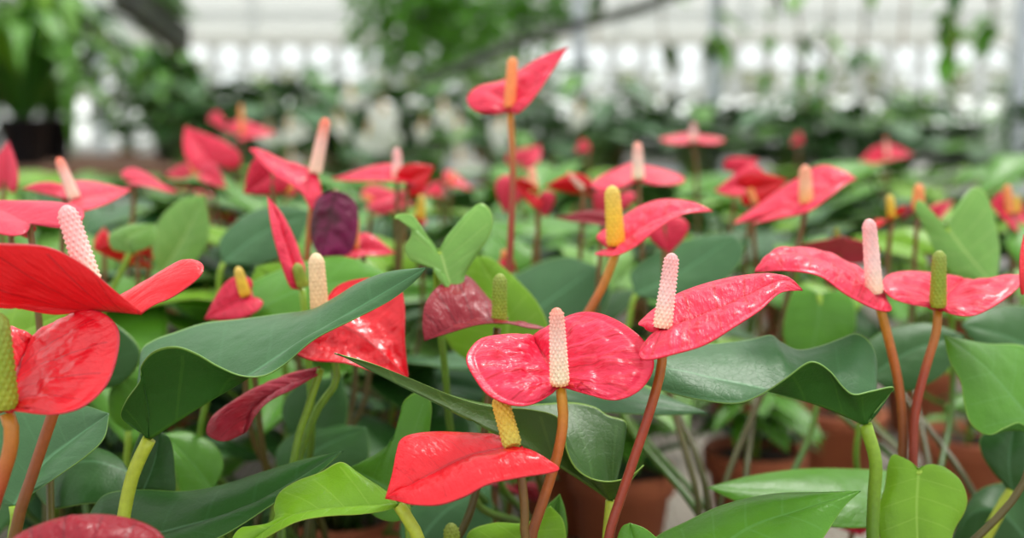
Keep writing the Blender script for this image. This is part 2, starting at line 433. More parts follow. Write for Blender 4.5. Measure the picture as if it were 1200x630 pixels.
def soft_leaf(att, D, T, Sd, col, label, group, stemc='green', fold=10, droop=14):
    T = (T[0], T[1], math.copysign(abs(T[2]), -T[1])); Sd = (Sd[0], Sd[1], math.copysign(abs(Sd[2]), -Sd[1]))
    M, A, B = heart_pts((*att, 0), T, Sd, fold, droop)
    pts, e = stem_path([(att[0], att[1], .1), (att[0] - T[0]*.12, att[1] + 40, .4)], D)
    root = empty('anthurium_leaf', e, label, 'leaf', group)
    P, U, V, md = blade_grid(hconv(M, D), hconv(A, D), hconv(B, D), nt_=36, ns_=12, quilt=.0004, nv=8, bulge=(.003, .003), seed=att[0], wav=.002)
    sheet(P, U, V, 'blade', L[col], root, .0006, Vector(md))
    tube(pts, [.0022, .0023, .0026, .003], 'petiole', ST[stemc], root, seg=8, n=24)
    return root
# ================================================================ pots that stand on the bench
for r, Y in enumerate((.44, .62, .82)):
    for k in range(-4, 5): POTS.append((k * .165 + (.08 if r % 2 else 0), Y))
SHOWN_POTS = [(.116, 1.17), (.272, 1.24), (.42, 1.42), (.535, 1.30), (-.17, 1.45), (-.36, 1.12)]
BACK = []
for r, Y in enumerate((1.02, 1.3, 1.6, 1.95, 2.35, 2.8, 3.2)):
    w = .5 * Y + .15; k = 0; X = -w + (r % 2) * .1
    while X < w:
        gap = (Y < 1.8 and X > .04 * Y) and not (Y < 1.1 and X > .52)
        if not gap: BACK.append((X + random.uniform(-.02, .02), Y + random.uniform(-.03, .03)))
        X += .25 if Y < 2 else .32
for X, Y in ((.36, 1.75), (.62, 1.7), (.1, 1.8), (.85, 1.5)): BACK.append((X, Y))
POTS += [b for b in BACK if b[1] < 2.5]

# ================================================================ foreground blossoms
H = {}
H['left'] = flower('scarlet blossom seen edge-on at left, its rim curling up beside a rough pale pink spadix', .57,
    [(98,363,0),(130,364,-.4),(165,367,-1)],
    [(98,363,0),(112,345,1.5),(140,348,3),(175,335,3.4),(208,318,3),(230,306,2),(239,313,1.2),(232,326,.5),(205,346,-.2),(180,357,-.8),(165,367,-1)],
    [(98,363,0),(60,367,-.5),(10,358,-1),(-50,352,-1.5),(-75,320,-2.5),(-40,288,-3.2),(15,285,-3.2),(60,290,-2.8),(100,311,-2.2),(130,336,-1.7),(165,366,-1)],
    ((108,338,0),(76,240,-.3),5.4,4.4,'pink'), ([(96,362,0),(84,420),(63,482),(50,520),(35,565),(20,615)],1.2), 'scarlet', 'amber',
    rs=.003, quilt=.0005, nt_=100, ns_=34, bulge=(.0,-.003), tl=.34, seed=1, thick=.0008,
    ca=[(98,363,0),(108,352,1),(140,348,2),(172,334,3),(200,312,3),(218,292,2.4),(216,298,1.4),(206,314,.6),(190,332,0),(176,350,-.6),(165,367,-1)])
H['gloss'] = flower('glossy red blossom at lower left with a knobbly green spadix', .55,
    [(5,480,0),(22,432,2),(38,394,3.6)],
    [(5,480,0),(-30,482,-1),(-75,460,-.5),(-92,420,.5),(-70,390,1.5),(-30,375,2.5),(10,380,3.2),(38,394,3.6)],
    [(5,480,0),(30,483,-1),(65,485,-1.6),(100,474,-1.4),(126,448,-.6),(138,412,.2),(138,385,.8),(122,367,1.3),(97,362,1.8),(78,370,2.4),(58,388,3.2),(38,394,3.6)],
    ((6,478,-.5),(-4,366,-1.4),6,5,'green',.7), ([(8,484),(14,505),(10,535),(2,560),(-14,620)],0), 'gloss', 'rust',
    rs=.0036, quilt=.0015, nt_=120, ns_=44, bulge=(.003,.004), tl=.2, seed=2, nv=9, thick=.0008)
H['dark'] = flower('dark red veined blossom cut by the bottom edge, lowest at the left', .50,
    [(150,668,0),(90,640,0),(5,650,0)],
    [(150,668,0),(185,672,1),(197,648,1.5),(188,624,1.8),(160,609,2),(120,602,2),(80,604,1.8),(45,614,1.3),(15,630,.6),(5,650,0)],
    [(150,668,0),(170,700,-1),(150,720,-2),(100,715,-2.3),(50,690,-2),(15,665,-1),(5,650,0)],
    ((150,665,-.3),(158,640,-2.5),4,3,'green'), ([(150,672),(150,700)],.3), 'crimson', 'brown',
    quilt=.0012, nt_=110, ns_=36, bulge=(.004,.004), seed=3, thick=.0008)
H['centre'] = flower('broad coral heart-shaped blossom in the centre with an upright rough white spadix', .60,
    [(656,452,0),(640,422,2.6),(623,395,4.6)],
    [(656,452,0),(650,457,-.5),(636,468,-1.3),(615,475,-1.8),(592,472,-2),(570,460,-1.8),(556,442,-1.2),(547,424,-.5),(549,411,.3),(564,396,1.6),(592,391,3),(612,391,4),(623,395,4.6)],
    [(656,452,0),(668,455,-.6),(695,463,-1.4),(722,468,-1.8),(746,459,-1.8),(762,441,-1.3),(766,420,-.6),(754,398,.3),(732,380,1.4),(707,368,2.5),(684,365,3.4),(662,371,4.2),(640,383,4.6),(623,395,4.6)],
    ((656,451,-.4),(652,360,-1.2),4.7,3.1,'white'), ([(657,452),(660,490),(655,525),(645,560),(632,600),(623,632)],.1), 'coral', 'amber',
    rs=.0028, quilt=.0023, nt_=170, ns_=56, bulge=(.003,.003), tl=.16, nv=8, seed=4, thick=.0008)
H['front'] = flower('smooth scarlet blossom pointing left, low in the centre, with a bumpy yellow spadix', .585,
    [(598,523,0),(550,534,.4),(500,558,0),(451,584,-.8)],
    [(598,523,0),(603,521,1),(592,514,2.4),(560,509,3),(522,505,3),(488,507,2.4),(470,514,1.5),(464,530,.8),(459,556,0),(451,584,-.8)],
    [(598,523,0),(614,526,-.4),(638,536,-.9),(655,547,-1.4),(648,553,-1.7),(610,559,-2.2),(572,567,-2.5),(545,581,-2.6),(515,591,-2.4),(485,591,-2),(466,587,-1.4),(451,584,-.8)],
    ((601,523,-.2),(584,462,1.2),4.4,4.1,'yellow'), ([(602,528),(611,560),(615,600),(616,630)],0), 'scarlet', 'brown',
    rs=.0023, quilt=.0007, nt_=120, ns_=40, bulge=(.003,.005), seed=5, thick=.0008)
H['right'] = flower('long coral blossom right of centre, pointing right, with a slim pink-white spadix', .595,
    [(775,386,0),(825,368,.2),(885,342,.4),(918,328,.6),(941,340,.3)],
    [(775,386,0),(762,384,.4),(748,380,.8),(755,371,1.5),(768,360,2.1),(795,343,3),(832,330,3.2),(870,322,2.8),(905,320,1.8),(922,326,1),(941,340,.3)],
    [(775,386,0),(766,389,-.8),(755,401,-1.7),(749,415,-2.3),(758,421,-2.6),(790,414,-2.8),(826,403,-2.7),(861,382,-2.3),(891,363,-1.5),(915,343,-.4),(941,340,.3)],
    ((776,384,-.3),(788,296,-.6),4.5,3.2,'pink'), ([(776,390),(775,430),(762,480),(742,540),(725,590),(713,632)],1), 'coral', 'rust',
    rs=.0026, quilt=.0012, nt_=130, ns_=44, bulge=(.003,.003), tl=.22, seed=6, thick=.0008)
H['r2'] = flower('arched coral blossom near the right with a tall pale pink spadix', .70,
    [(1026,345,0),(985,316,.4),(935,297,.4),(905,301,0),(884,319,-.5)],
    [(1026,345,0),(1040,351,.4),(1032,338,1.4),(1008,315,2.4),(968,295,3),(930,290,2.6),(903,296,1.4),(884,319,-.5)],
    [(1026,345,0),(1042,354,-.5),(1044,364,-1.2),(1026,362,-1.9),(992,345,-2.4),(960,323,-2.2),(920,317,-1.4),(884,319,-.5)],
    ((1025,344,-.5),(1018,256,-1),5.2,4,'pink',.4), ([(1030,355),(1042,400),(1053,450),(1058,500),(1058,545)],1), 'coral', 'amber',
    rs=.003, quilt=.0012, nt_=80, ns_=26, bulge=(.003,.003), seed=7)
H['r3'] = flower('wide pink-red blossom at the right edge with a green spadix', .70,
    [(1098,361,0),(1112,342,2.6),(1130,326,4.6)],
    [(1098,361,0),(1075,358,-.8),(1048,350,-1),(1034,336,-.3),(1040,322,1.5),(1065,317,3),(1100,320,4.2),(1130,326,4.6)],
    [(1098,361,0),(1116,368,-1.2),(1142,369,-1.8),(1172,354,-1.5),(1194,336,-.6),(1200,321,.8),(1182,326,2.6),(1155,332,3.8),(1130,326,4.6)],
    ((1099,360,-.4),(1101,293,-.9),4.9,3.8,'green',.5), ([(1099,362),(1097,390),(1085,430),(1073,480),(1070,540)],.3), 'coral', 'rust',
    rs=.0028, quilt=.0011, nt_=90, ns_=30, bulge=(.003,.003), tl=.2, seed=8)
H['red9'] = flower('red blossom under the big left leaf, a cream spadix rising behind the leaf', .70,
    [(376,368,0),(430,398,-.3),(478,442,-1)],
    [(376,368,0),(350,385,-.5),(338,405,-1.2),(362,421,-1.8),(405,425,-2),(446,437,-1.6),(478,442,-1)],
    [(376,368,0),(395,335,2),(435,325,2.4),(466,333,2),(474,358,1.2),(474,400,0),(478,442,-1)],
    ((375,368,-.2),(370,296,-.6),5.6,4.6,'cream',.45), ([(377,372),(395,440),(372,480),(350,540)],1.5), 'scarlet', 'green',
    quilt=.0012, nt_=90, ns_=30, bulge=(-.004,-.006), seed=9)
flower('faded crimson blossom twisted like a ribbon below the big left leaf', .69,
    [(375,436,1),(340,451,.4),(309,467,0),(293,486,-.4),(286,508,-1)],
    [(375,429,1),(336,438,1.2),(302,455,1.2),(272,470,.6),(248,488,-.2),(242,508,-.8),(262,517,-1.1),(286,508,-1)],
    [(375,438,1),(346,454,-.2),(316,469,-1),(299,486,-1.5),(292,500,-1.5),(286,508,-1)],
    None, ([(376,432),(362,475),(346,530)],1), 'faded', 'green', quilt=.0006, nt_=60, ns_=20, seed=10, tl=.1, bulge=(.004,.001))
flower('dark crimson blossom left of the centre with a dull green spadix', .70,
    [(586,377,0),(545,381,0),(497,399,-.4)],
    [(586,377,0),(596,372,2),(580,362,3.4),(568,343,3.8),(545,322,3.4),(515,334,2.2),(499,354,1),(495,378,.2),(497,399,-.4)],
    [(586,377,0),(612,377,-.3),(640,384,-.6),(622,384,-1.4),(592,378,-1.8),(560,380,-1.6),(525,390,-1),(497,399,-.4)],
    ((585,379,-.3),(586,320,-.7),4.2,3.8,'green'), ([(583,384),(579,410),(572,470)],.5), 'crimson', 'brown',
    quilt=.0009, nt_=80, ns_=26, bulge=(.002,.002), seed=12)
flower('tall red blossom highest of all, its long tip pointing up right, with an orange spadix', .86,
    [(597,130,0),(625,100,.3),(666,55,.6)],
    [(597,130,0),(580,134,.3),(556,129,.8),(547,115,1.6),(560,101,2.4),(588,94,2.6),(605,84,2.4),(635,66,1.6),(666,55,.6)],
    [(597,130,0),(606,133,-1),(619,122,-1.6),(633,104,-1.2),(649,80,-.3),(666,55,.6)],
    ((597,127,0),(601,67,.6),3.9,3.3,'orange'), ([(598,131),(601,200),(599,270),(596,330)],.4), 'coral', 'rust',
    rs=.0026, quilt=.0011, nt_=70, ns_=22, seed=13)
flower('coral-pink blossom with a golden spadix, behind the centre', .76,
    [(722,291,0),(762,262,.4),(803,246,.4),(836,247,0)],
    [(722,291,0),(708,287,.8),(699,276,1.4),(722,259,2.1),(745,243,2.5),(776,233,2.4),(811,236,1.5),(836,247,0)],
    [(722,291,0),(710,292,-.6),(697,297,-1.2),(720,299,-2),(745,288,-2.4),(770,268,-2.2),(800,251,-1.2),(836,247,0)],
    ((722,288,-.3),(717,217,-.6),5.8,4.6,'gold'), ([(722,296),(708,332),(694,358),(682,380)],.6), 'coral', 'amber',
    rs=.003, quilt=.0011, nt_=70, ns_=22, seed=14)
flower('coral blossom with long arms and a peach spadix, upper right', .95,
    [(946,240,0),(975,220,.3),(1004,209,.4)],
    [(946,240,0),(915,246,.6),(860,262,1.2),(885,242,2.2),(925,214,2.8),(960,194,2.6),(987,199,1.5),(1004,209,.4)],
    [(946,240,0),(925,250,-.8),(880,262,-.6),(905,257,-1.6),(945,248,-2),(972,230,-1.8),(992,215,-.6),(1004,209,.4)],
    ((945,239,-.4),(943,193,-.8),5.4,4.4,'peach'), ([(945,243),(938,275),(930,310)],.5), 'coral', 'brown',
    quilt=.0011, nt_=60, ns_=20, seed=15)
flower('narrow folded pink-red blossom standing upright at left of the cream spadix', .76,
    [(352,338,0),(336,300,.4),(313,229,.4)],
    [(352,338,0),(340,336,-.4),(328,305,-.8),(318,265,-.6),(313,229,.4)],
    [(352,338,0),(358,325,.8),(350,290,1.2),(332,252,1),(313,229,.4)],
    ((356,336,-.6),(347,308,-.9),3.6,3,'green'), ([(354,338),(358,380)],.2), 'coral', 'green', quilt=.0008, nt_=50, ns_=16, seed=16, bulge=(.004,.004))
flower('blossom with a white spadix tipped coral, its narrow spathe drooping to the left', .90,
    [(372,205,0),(335,195,.5),(291,174,.8)],
    [(372,205,0),(352,195,1.2),(325,184,1.6),(303,174,1.4),(291,174,.8)],
    [(372,205,0),(378,236,-1.2),(366,246,-2),(352,224,-2),(318,202,-1),(291,174,.8)],
    ((369,203,0),(382,138,0),5,3.6,'coral'), ([(370,206),(364,255),(360,300),(356,345)],.4), 'coral', 'amber', quilt=.0008, nt_=50, ns_=16, seed=17)
flower('withered plum-purple blossom hanging under the coral-tipped spadix', .86,
    [(392,224,0),(385,262,-.6),(378,302,-.8)],
    [(392,224,0),(372,232,.4),(364,262,0),(367,288,-.4),(378,302,-.8)],
    [(392,224,0),(415,234,.4),(420,262,0),(410,296,-.4),(378,302,-.8)],
    None, ([(392,222),(404,280),(400,340)],1.2), 'plum', 'brown', quilt=.0016, nt_=50, ns_=16, seed=18, mid_dir=(0,-1,.3))

# softer blossoms behind ----------------------------------------------------
soft = soft_flower
soft('small coral blossom with an orange spadix, below the plum-purple one', (416,292), .88, (-40,10,10), (12,30,50), (417,252), 'coral', spc='orange')
soft('rounded coral lobe of a blossom right of the plum-purple one', (424,292), .9, (40,0,0), (0,26,30), None, 'coral')
soft('coral-pink blossom with a pale slanting spadix, second from the left edge', (88,234), .86, (66,-14,20), (14,34,120), (68,184), 'coral', spc='coral', spw=.0048, fold=4, droop=2)
soft('coral far lobe of the blossom left of the slanting pale spadix', (78,226), .88, (-55,-10,40), (20,20,40), None, 'coral', fold=2)
soft('pink blossom fading off the left edge below the slanting spadix', (35,262), .70, (-60,-34,60), (120,-20,50), None, 'pink', fold=8)
soft('dark red under-lobe hanging at the left edge', (12,262), .74, (22,14,0), (50,4,20), None, 'scarlet', fold=2)
soft('blurred upright pink blossom cut by the left edge', (6,212), 1.0, (2,-48,0), (34,4,10), None, 'pink')
soft('flat pink blossom right of the slanting spadix, blurred', (158,214), 1.05, (50,6,10), (10,20,50), None, 'pink')
soft('arrow-shaped coral blossom with spread tips, upper left', (250,190), 1.25, (-32,-44,0), (56,-14,20), None, 'coral', fold=10)
soft('small coral blossom above the arrow-shaped one', (262,148), 1.7, (-20,-12,10), (10,22,20), None, 'pink')
soft('small blurred coral blossom with an upright orange spadix, upper left', (284,158), 1.6, (40,-8,10), (20,20,30), (282,122), 'pink', spc='orange', spw=.004)
soft('coral blossom under the arrow-shaped one', (235,215), 1.35, (-42,-14,10), (10,36,20), (222,190), 'pink', spc='orange')
soft('coral petal drooping right of the group at upper left', (240,205), 1.2, (28,12,0), (-10,22,20), None, 'pink')
soft('round drooping red blossom left of the coral-tipped spadix', (320,200), .95, (-34,28,0), (34,38,10), None, 'coral', fold=4, face=(0,-1,0))
soft('coral blossom with a pale pink spadix, an arm reaching left', (466,210), 1.05, (-78,-6,10), (4,20,50), (465,173), 'coral', spc='pink', spw=.0052)
soft('deep red round blossom lobe right of the pale pink spadix', (478,212), 1.04, (32,-16,0), (-16,-34,10), None, 'scarlet', face=(0,-1,0), fold=3)
soft('coral blossom blurred below the pale pink spadix', (436,236), 1.2, (36,-12,0), (10,24,30), (425,228), 'pink', spc='orange')
soft('coral blossom curling low under the pale pink spadix', (470,236), 1.25, (-40,14,0), (10,20,10), None, 'pink')
soft('small red blossom right of the deep red round lobe', (528,216), 1.5, (26,0,0), (8,18,40), (532,200), 'coral', spc='orange')
soft('small coral blossom beside the small red one', (515,228), 1.5, (-22,-6,0), (4,16,20), None, 'coral')
soft('magenta-pink blossom left of the tall stem', (602,216), 1.1, (-12,34,0), (36,6,10), None, 'pink')
soft('red blossom with a peach spadix right of the tall stem', (626,226), 1.05, (-30,-14,0), (8,30,10), (623,196), 'scarlet', spc='peach', spw=.005, face=(0,-1,.2))
soft('coral blossom blurred behind the peach spadix', (612,190), 1.5, (20,-22,0), (34,10,10), None, 'pink')
soft('dark red blossom pointing left, right of the peach spadix', (684,222), 1.05, (-46,-8,0), (6,26,20), (664,202), 'scarlet', spc='coral', face=(0,-1,.2))
soft('coral lobes hanging under the peach spadix', (632,232), 1.06, (10,22,0), (30,-8,10), None, 'pink')
soft('coral blossom with two open lobes and a tall whitish spadix, above the golden one', (748,212), .98, (-8,-22,60), (108,-8,10), (747,166), 'coral', spc='white', spw=.0056, fold=-3, droop=0)
soft('coral blossom drooping behind the golden spadix', (722,230), 1.1, (-18,30,0), (46,8,10), None, 'pink')
soft('dark red wing pointing left of the golden spadix', (706,262), .95, (-56,-12,0), (0,16,20), None, 'crimson')
soft('coral petal hanging right of the golden spadix', (778,264), .9, (8,34,0), (50,-4,20), None, 'coral')
soft('flat coral blossom floating high at right of centre', (812,166), 1.5, (-8,-10,60), (74,0,0), (813,144), 'coral', spc='pink', spw=.005, fold=2, droop=0)
soft('small blurred coral blossom left of the whitish spadix', (688,176), 1.9, (-16,-2,10), (4,12,20), None, 'coral')
soft('coral blossom pointing left beside the deep red disc', (880,216), 1.1, (-44,4,0), (10,-34,20), None, 'coral', fold=8)
soft('deep red disc-shaped blossom with an orange spadix, upper right', (878,222), 1.04, (46,-10,0), (10,38,10), (886,240), 'scarlet', spc='orange', spw=.004, face=(0,-1,0), fold=3)
soft('coral tip behind the deep red disc', (862,200), 1.2, (26,-16,0), (20,20,10), None, 'coral')
soft('tiny pink blossom far off at right', (938,166), 2.2, (-12,0,0), (2,12,10), None, 'pink')
soft('small coral blossom far right, pointing left', (1036,188), 1.8, (-32,0,0), (6,24,20), None, 'coral')
soft('small pink blossom far right with a blurred spadix', (1040,184), 1.8, (30,-8,0), (6,18,20), (1038,160), 'pink', spc='coral')
soft('dark red blossom with a yellow spadix, at the left of the bright leaf', (1046,256), 1.0, (-20,6,0), (30,-16,20), (1042,228), 'scarlet', spc='gold', spw=.0046, face=(0,-1,0))
soft('crimson stalked blossom with an orange spadix before the bright leaf', (1076,248), 1.0, (-24,6,0), (6,10,20), (1077,215), 'crimson', spc='orange', spw=.006)
soft('pink petal peeking over the bright leaf', (1098,252), 1.2, (18,-20,0), (16,10,10), None, 'pink')
soft('pink-red blossom at the right edge with an orange spadix', (1184,252), 1.1, (-22,-16,0), (10,44,20), (1180,216), 'coral', spc='orange', spw=.005)
soft('coral blossom blurred at the right edge', (1192,250), 1.15, (18,8,0), (4,30,20), (1192,228), 'pink', spc='gold')
soft('dusky pink blossom behind the pale pink spadix at right, green spadix', (982,302), .98, (4,-30,50), (96,0,10), (980,266), 'pink', spc='green', spw=.0034, face=(0,-1,0))
soft('red blossom rim entering at the right edge', (1205,330), .68, (-2,-56,0), (28,0,20), None, 'scarlet', face=(0,-1,0))
soft('coral-red blossom with a yellow-green spadix above the big left leaf', (288,348), .80, (-50,24,0), (22,42,20), (278,312), 'coral', spc='gold', spw=.0042)
soft('small pink lobe right of the yellow-green spadix', (284,352), .81, (8,-20,0), (22,4,0), None, 'coral')
soft('dark red drooping blossom behind the left blossom', (160,300), .95, (-52,-12,0), (10,36,20), (152,262), 'scarlet', spc='orange', face=(0,-1,0))
soft('small red blossom with yellow rim beside the pale curled leaf', (122,290), 1.0, (0,-24,0), (24,4,0), None, 'scarlet')
soft('small red blossom right of the pale curled leaf', (176,296), 1.0, (10,-26,0), (16,6,0), None, 'scarlet')
soft('small orange-red blossom blurred at left behind', (262,256), 1.4, (8,-22,0), (30,4,0), (272,250), 'coral', spc='gold')
soft('yellowing small blossom between the upper-left reds', (336,224), 1.3, (10,-20,0), (20,6,0), (346,212), 'coral', spc='gold', spw=.005)
soft('tiny coral blossom left of the tall stem, low', (592,304), 1.0, (14,14,0), (-10,12,0), (590,292), 'coral', spc='orange')
soft('yellow-spadix blossom behind the pale leaf', (492,258), 1.1, (-10,10,0), (14,6,0), (494,228), 'coral', spc='gold', spw=.0052)
soft('coral blossom at the bottom right under the pointed leaves', (1000,612), .9, (10,14,0), (50,-4,10), None, 'coral')
soft('dark red blossom low behind the scarlet one', (600,570), .85, (30,14,0), (60,0,20), None, 'crimson')

# ================================================================ leaves one can count
leaf('largest leaf, broad and wavy, at left of the centre with its near lobe folded up', .625,
    [(175,514,0),(232,477,-.6),(290,442,-.4),(350,402,.4),(425,358,1),(500,313,1)],
    [(175,514,0),(168,495,2),(165,450,4.5),(165,412,6),(180,398,6.6),(205,389,7),(240,378,7.2),(285,373,6.6),(330,367,5.8),(365,362,5),(392,348,4.2),(420,331,3.2),(455,318,2),(500,313,1)],
    [(175,514,0),(157,502,-.3),(142,487,-.8),(148,468,-1.6),(164,445,-2.4),(165,428,-3),(180,411,-3.4),(205,405,-3.4),(230,413,-3),(256,428,-2.6),(283,439,-2.2),(310,439,-1.6),(335,425,-.8),(370,396,-.2),(420,371,.3),(462,349,.8),(490,326,1),(500,313,1)],
    [(160,545,0),(150,578,0),(140,640,0)], 'blue', 'yellow', rs=.0038, nt_=150, ns_=40, bulge=(.004,.002), tl=.26, seed=1, thick=.0008)
leaf('long leaf curling round below the central blossom, tip pointing up left', .64,
    [(716,586,0),(690,568,-.5),(645,540,-1),(600,517,-1.2),(540,487,-1.2),(465,450,-1.8),(392,413,-2.4)],
    [(716,586,0),(722,562,1),(722,538,2),(729,512,2.6),(734,494,3),(712,486,3.4),(696,476,3.8),(668,471,4),(630,473,3.6),(580,474,2.6),(530,463,1),(470,440,-1),(392,413,-2.4)],
    [(716,586,0),(738,565,-.6),(754,544,-1),(738,557,-1.4),(715,563,-1.6),(692,559,-1.8),(674,546,-1.8),(664,525,-1.4),(661,505,-.8),(652,487,-.4),(620,479,-.2),(575,476,-.2),(535,466,-.6),(480,443,-1.4),(435,425,-2),(392,413,-2.4)],
    [(715,600,0),(712,640,0)], 'olive', 'yellow', rs=.0032, nt_=120, ns_=30, bulge=(.002,.001), tl=.3, seed=2, thick=.0008)
leaf('broad blue-green leaf right of centre, wavy rim, small lobe pointing right', .65,
    [(1014,497,0),(960,474,-.4),(895,456,0),(840,444,.5),(780,432,1),(730,440,1.6)],
    [(1014,497,0),(1022,470,1.5),(1028,445,2.6),(1027,418,3.4),(1018,399,4),(1003,390,4.4),(985,396,4.6),(960,405,4.6),(935,409,4.6),(915,400,4.6),(903,392,4.6),(880,397,4.8),(840,402,4.8),(800,404,4.4),(755,415,3),(730,440,1.6)],
    [(1014,497,0),(1035,472,-.6),(1047,453,-1),(1022,457,-1.6),(1001,461,-1.8),(988,452,-2),(974,435,-2.3),(958,424,-2.5),(944,425,-2.4),(918,444,-2),(890,462,-1.6),(862,472,-1.4),(820,468,-.8),(775,457,.2),(730,440,1.6)],
    [(1026,540,0),(1024,585,.2),(1023,640,.2)], 'blue', 'green', rs=.0038, nt_=150, ns_=40, bulge=(.003,.002), tl=.26, seed=3, thick=.0008)
leaf('bright lime leaf at bottom left of centre, its rim wavy and curled at the tip', .60,
    [(467,591,0),(420,598,0),(350,603,-.4),(285,640,-1)],
    [(467,591,0),(450,586,.8),(436,566,1.6),(418,552,2.2),(399,541,2.6),(375,553,2.6),(348,563,2.2),(328,576,1.6),(321,592,1),(321,607,.4),(304,619,-.2),(284,617,-.6),(272,632,-1),(285,640,-1)],
    [(467,591,0),(455,597,-.6),(425,602,-1),(385,604,-1.2),(350,610,-1.4),(325,622,-1.4),(300,636,-1.2),(285,640,-1)],
    [(478,608,0),(492,636,0)], 'lime', 'yellow', rs=.0034, nt_=100, ns_=30, bulge=(.002,.003), tl=.2, seed=4)
leaf('green leaf standing up behind the lime leaf, left of the smooth scarlet blossom', .68,
    [(476,590,0),(452,572,0),(425,556,.5),(408,548,1)],
    [(476,590,0),(468,610,-.5),(440,605,-.5),(420,580,0),(408,548,1)],
    [(476,590,0),(498,570,0),(502,520,.4),(506,478,.8),(500,461,1),(485,460,1),(471,474,.8),(468,500,.6),(450,525,.8),(425,540,1),(408,548,1)],
    [(480,640,0)], 'mid', 'green', nt_=60, ns_=20, seed=5)
leaf('long dark leaf with a pale scratch across the bottom left, tip up right', .64,
    [(120,640,-1),(225,615,-.6),(300,590,0),(402,528,.6)],
    [(120,640,-1),(104,612,1),(112,590,2.4),(128,577,3),(165,573,3.4),(215,575,3.4),(262,567,3),(315,550,2.4),(355,538,1.6),(402,528,.6)],
    [(120,640,-1),(150,660,-2.4),(200,650,-2.6),(260,628,-2.2),(320,590,-1.4),(370,556,-.4),(402,528,.6)],
    [(110,660,0)], 'deep', 'green', nt_=90, ns_=28, bulge=(.004,.003), seed=6)
leaf('grey-green leaf at lower left behind the red stems, its corner pointing up right', .63,
    [(18,592,0),(50,545,.8),(90,512,1),(128,484,1)],
    [(18,592,0),(-20,578,1),(-60,540,2),(-50,495,3),(0,472,3.6),(50,470,3.4),(95,474,2.4),(128,484,1)],
    [(18,592,0),(38,578,-.6),(68,557,-1),(102,533,-.8),(122,512,-.2),(128,484,1)],
    [(20,610,0),(16,640,0)], 'blue', 'green', rs=.0036, nt_=70, ns_=24, seed=7)
leaf('round dark leaf behind the yellow-green stalk of the largest leaf', .68,
    [(165,580,0),(180,545,.2),(188,505,.6)],
    [(165,580,0),(150,570,.2),(155,530,.4),(170,500,.6),(188,505,.6)],
    [(165,580,0),(203,582,0),(205,545,.2),(200,515,.4),(188,505,.6)], None, 'deep', nt_=40, ns_=14, seed=8)
leaf('soft green leaf right of the round dark one, folded along its middle', .78,
    [(250,575,0),(222,540,.5),(190,508,1)],
    [(250,575,0),(215,580,-1),(205,550,-.6),(192,525,0),(190,508,1)],
    [(250,575,0),(262,545,1),(250,520,2),(220,506,2),(190,508,1)], None, 'mid', nt_=40, ns_=14, seed=9)
leaf('dark leaf with a pale vein beneath the round dark leaf', .70,
    [(150,552,0),(110,540,0),(70,548,.5),(40,575,1)],
    [(150,552,0),(130,530,2),(90,522,2.4),(60,538,2),(40,575,1)],
    [(150,552,0),(150,585,-1.5),(100,590,-2),(60,595,-1),(40,575,1)], None, 'deep', nt_=40, ns_=14, seed=10)
leaf('small curled green leaf left of the largest leaf', .78,
    [(150,505,0),(158,470,0),(142,440,-.5)],
    [(150,505,0),(130,490,-.4),(128,460,-.6),(142,440,-.5)],
    [(150,505,0),(182,480,1),(178,445,1),(160,430,.6),(142,440,-.5)], None, 'mid', nt_=40, ns_=14, seed=11)
leaf('bright heart-shaped leaf facing forward at bottom right', .67,
    [(1076,551,0),(1074,600,-.8),(1078,690,-2)],
    [(1076,551,0),(1062,540,.4),(1047,533,.6),(1040,545,.4),(1036,570,0),(1030,600,-.6),(1032,635,-1.2),(1050,670,-1.8),(1078,690,-2)],
    [(1076,551,0),(1090,545,.4),(1106,545,.4),(1124,560,.2),(1132,583,0),(1130,602,-.4),(1118,625,-1),(1105,660,-1.6),(1078,690,-2)],
    [(1078,600,2),(1080,690,3)], 'lime', 'green', nt_=80, ns_=26, bulge=(.003,.003), seed=12, mid_dir=(0,-1,.5), wav=.001)
leaf('pointed leaf low at right, tip to the left, behind the broader one', .74,
    [(1060,590,0),(960,575,0),(828,571,.4)],
    [(1060,590,0),(1075,568,1.5),(1050,553,3),(1000,549,3.4),(940,549,3),(880,557,2),(828,571,.4)],
    [(1060,590,0),(1070,605,-1.4),(1010,618,-2.4),(940,612,-2.2),(880,594,-1),(828,571,.4)], None, 'mid', nt_=60, ns_=20, seed=13)
leaf('broad green leaf along the bottom right, its tip pointing up right', .61,
    [(800,680,0),(870,622,.4),(935,598,.4),(1009,575,.6)],
    [(800,680,0),(755,668,1),(765,632,2),(805,610,2.6),(850,590,2.8),(905,578,2.4),(960,576,1.6),(1009,575,.6)],
    [(800,680,0),(860,700,-1.5),(930,680,-1.8),(965,630,-1),(988,595,0),(1009,575,.6)],
    None, 'mid', nt_=80, ns_=26, seed=14, bulge=(.003,.003))
leaf('small dark leaf edge rising at the bottom between the two centre stalks and the pot', .6,
    [(760,690,0),(745,650,0),(738,612,.2)],
    [(760,690,0),(725,680,0),(722,640,.2),(728,618,.2),(738,612,.2)],
    [(760,690,0),(790,670,0),(778,640,0),(758,620,0),(738,612,.2)], None, 'mid', nt_=40, ns_=14, seed=15)
leaf('wavy green leaf at the right edge with a pale sheen', .72,
    [(1230,520,0),(1190,470,.4),(1150,425,.6),(1106,392,.8)],
    [(1230,520,0),(1262,480,2),(1250,430,3.6),(1200,405,4),(1155,402,2.6),(1106,392,.8)],
    [(1230,520,0),(1212,510,-.6),(1195,495,-1),(1178,500,-1.4),(1157,509,-1.8),(1138,496,-1.8),(1130,472,-1.4),(1126,447,-.8),(1113,422,-.2),(1106,392,.8)],
    None, 'mid', nt_=80, ns_=26, seed=16, mid_dir=(0,-1,.6))
